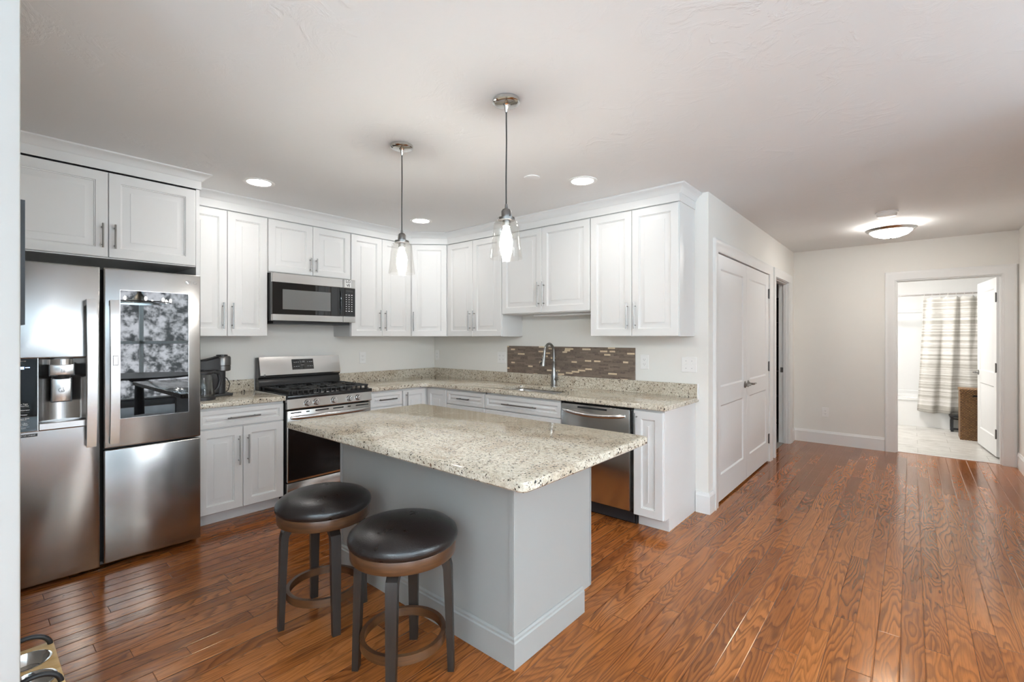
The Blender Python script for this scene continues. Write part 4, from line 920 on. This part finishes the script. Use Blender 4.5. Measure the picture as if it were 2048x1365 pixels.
for j in range(nz + 1):
    q = j / nz; z = 2.012 - q * (2.012 - .255); row = []
    for i in range(nx + 1):
        p = i / nx; am = .018 + .022 * q; flare = -.085 * q * (1 - p) ** 2
        sag = -.022 * abs(math.sin(p * PI * 11)) * (1 - q) ** 8 - .02 * q * math.sin(p * 9)
        row.append((x0 + (x1 - x0) * p + flare + .012 * math.sin(p * 40 + q * 2), am * math.sin(p * PI * 11 * (1 - .12 * q) + .9 * q) + .010 * math.sin(p * 47 + 3 * q) - .05 * q, z + sag))
    L.append(row)
b.loops(L, True, False); cu = obj('cloth', b, M['curtain'], t_, angle=0); sm = cu.modifiers.new('thickness', 'SOLIDIFY'); sm.thickness = .0025
for k in range(12):
    x = x0 + .01 + k * (x1 - x0 - .02) / 11; b = MB(); b.tube([(x, .020 * math.cos(a), 2.036 + .028 * math.sin(a)) for a in [2 * PI * i / 14 for i in range(14)]], .002, 6, closed=True); obj('curtain_ring', b, M['whiteplastic'], t_)
# bathroom lamp
t_ = thing('bathroom_ceiling_light', 'bathroom ceiling lamp out of view', 'ceiling light', (4.1, 5.0, HC))
b = MB(); b.lathe([(.17, -.0005), (.17, -.03), (.15, -.034)], (0, 0, 0), 32); obj('ring', b, M['whiteplastic'], t_); b = MB(); b.lathe([(.15, -.034), (.10, -.055), (.01, -.06)], (0, 0, 0), 32, None, False, True); obj('glass_bowl', b, M['bathlens'], t_)
# open bath door: hinged on the right jamb, swung into the bathroom
d = panel_door('door_3', 'open white two panel bathroom door', .895, 2.06, 'R', .06, both=True, hz=(.26, 1.02, 1.83))
# local +x runs from free edge to hinge; face y=0 looks toward -y local
ang = math.atan2(3.862 - 4.764, 5.258 - 5.170)
d.location = (5.170, 4.757, .02); d.rotation_euler = (0, 0, ang)
# hamper
t_ = thing('laundry_hamper', 'tall brown woven wicker hamper behind the bathroom door', 'hamper', (5.02, 4.985, 0))
b = MB(); b.loops([[(x, y, z) for x, y in ((0, 0), (.40, 0), (.40, .33), (0, .33))] for z in (.0, .655)], False, True, True, True); b2 = obj('basket', b, M['wicker'], t_)
b = MB(); b.box(-.008, -.008, .655, .408, .338, .69, .006); obj('lid', b, M['wicker'], t_)
b = MB(); b.box(.12, -.003, .59, .20, -.0005, .612); obj('handle_slot', b, M['void'], t_)
# step stool
t_ = thing('step_stool', 'small black step stool beside the wicker hamper', 'step stool', (4.955, 5.635, 0))
b = MB(); b.box(-.012, -.012, .215, .34, .215 - .02, .235, .004); obj('tread', b, M['blackmatte'], t_)
for x in (0, .305):
    b = MB(); b.box(x, 0, 0, x + .03, .03, .215); b.box(x, .16, 0, x + .03, .19, .215); b.box(x, .03, .03, x + .03, .16, .055); b.box(x, .03, .17, x + .03, .16, .19); obj('side_frame', b, M['blackmatte'], t_)
b = MB(); b.box(.03, .005, .03, .305, .025, .055); b.box(.03, .005, .18, .305, .025, .2); obj('cross_rail', b, M['blackmatte'], t_)
t_ = thing('towel', 'dark towel hanging behind the open bathroom door', 'towel', (5.74, 4.72, 0))
b = MB(); b.box(-.05, -.42, .95, -.012, .28, 1.45, .01, 2); obj('cloth', b, M['towel'], t_)
b = MB(); b.cyl((-.03, -.46, 1.455), (-.03, .32, 1.455), .008, 10); b.box(-.035, -.46, 1.445, .0, -.44, 1.465); b.box(-.035, .30, 1.445, .0, .32, 1.465); obj('towel_bar', b, M['nickel'], t_)

# ------------------------------------------------------------------ dim room past the closet
b = MB(); b.box(.9, D0 - .3, -.1, XW - T, YB + 1.6, .0); b.box(XW - T, D0, -.098, XW - .06, D1, .004); struct('floor_bedroom', b, M['carpet'], 'grey carpet seen through the half hidden doorway', 'floor')
b = MB(); b.box(.8, D0 - .3, 0, .9, YB + 1.6, HC); b.box(.8, YB + 1.6, 0, XW, YB + 1.7, HC); b.box(.8, D0 - .4, 0, XW - T, D0 - .3, HC); b.box(XW - T, YB + T, 0, XW - .01, YB + 1.6, HC); struct('wall_bedroom', b, M['wall'])
b = MB(); b.box(.8, D0 - .4, HC, XW - T, YB + 1.7, HC + .1); struct('ceiling_bedroom', b, M['ceil'])
t_ = thing('bookcase', 'tall black bookcase glimpsed through the half hidden doorway', 'bookcase', (2.70, 4.30, 0))
b = MB(); b.box(-.3, 0, 0, -.27, .35, 2.0); b.box(.27, 0, 0, .3, .35, 2.0); b.box(-.27, .33, .02, .27, .35, 2.0); obj('frame', b, M['blackmatte'], t_)
for z in (.06, .45, .84, 1.23, 1.62, 1.97):
    b = MB(); b.box(-.27, .0, z, .27, .33, z + .025); obj('shelf', b, M['blackmatte'], t_)

# ------------------------------------------------------------------ dining corner behind the camera (mirrored in the refrigerator glass)
t_ = thing('chandelier', 'dining chandelier mirrored in the refrigerator glass', 'chandelier', (6.9, -1.9, HC))
b = MB(); b.lathe([(.06, -.0005), (.06, -.02), (.02, -.03), (.018, -.30), (.03, -.42), (.10, -.52), (.26, -.58), (.30, -.60)], (0, 0, 0), 32); obj('bell_shade', b, mat('bronze', (.10, .075, .05), .35, .9), t_)
for k in range(10):
    a = 2 * PI * k / 10; b = MB(); b.lathe([(.006, 0), (.016, .02), (.014, .045), (.003, .06)], (.42 * math.cos(a), .42 * math.sin(a), -.56), 10); obj('candle_bulb', b, M['bulb'], t_)
b = MB(); b.tube([(.42 * math.cos(2 * PI * i / 30), .42 * math.sin(2 * PI * i / 30), -.57) for i in range(30)], .01, 8, closed=True)
for k in range(5): a = 2 * PI * k / 5; b.tube([(.2 * math.cos(a), .2 * math.sin(a), -.565), (.42 * math.cos(a), .42 * math.sin(a), -.57)], .006, 6)
obj('bulb_ring', b, M['hinge'], t_)
t_ = thing('dining_table', 'dark dining table mirrored in the refrigerator glass', 'table', (6.9, -1.9, .0145))
b = MB(); b.lathe([(.75, .72), (.76, .735), (.75, .75)], (0, 0, 0), 48); obj('tabletop', b, M['darkwood'], t_); b = MB(); b.lathe([(.35, .0), (.33, .03), (.07, .08), (.06, .6), (.2, .72)], (0, 0, 0), 28); obj('pedestal', b, M['darkwood'], t_)
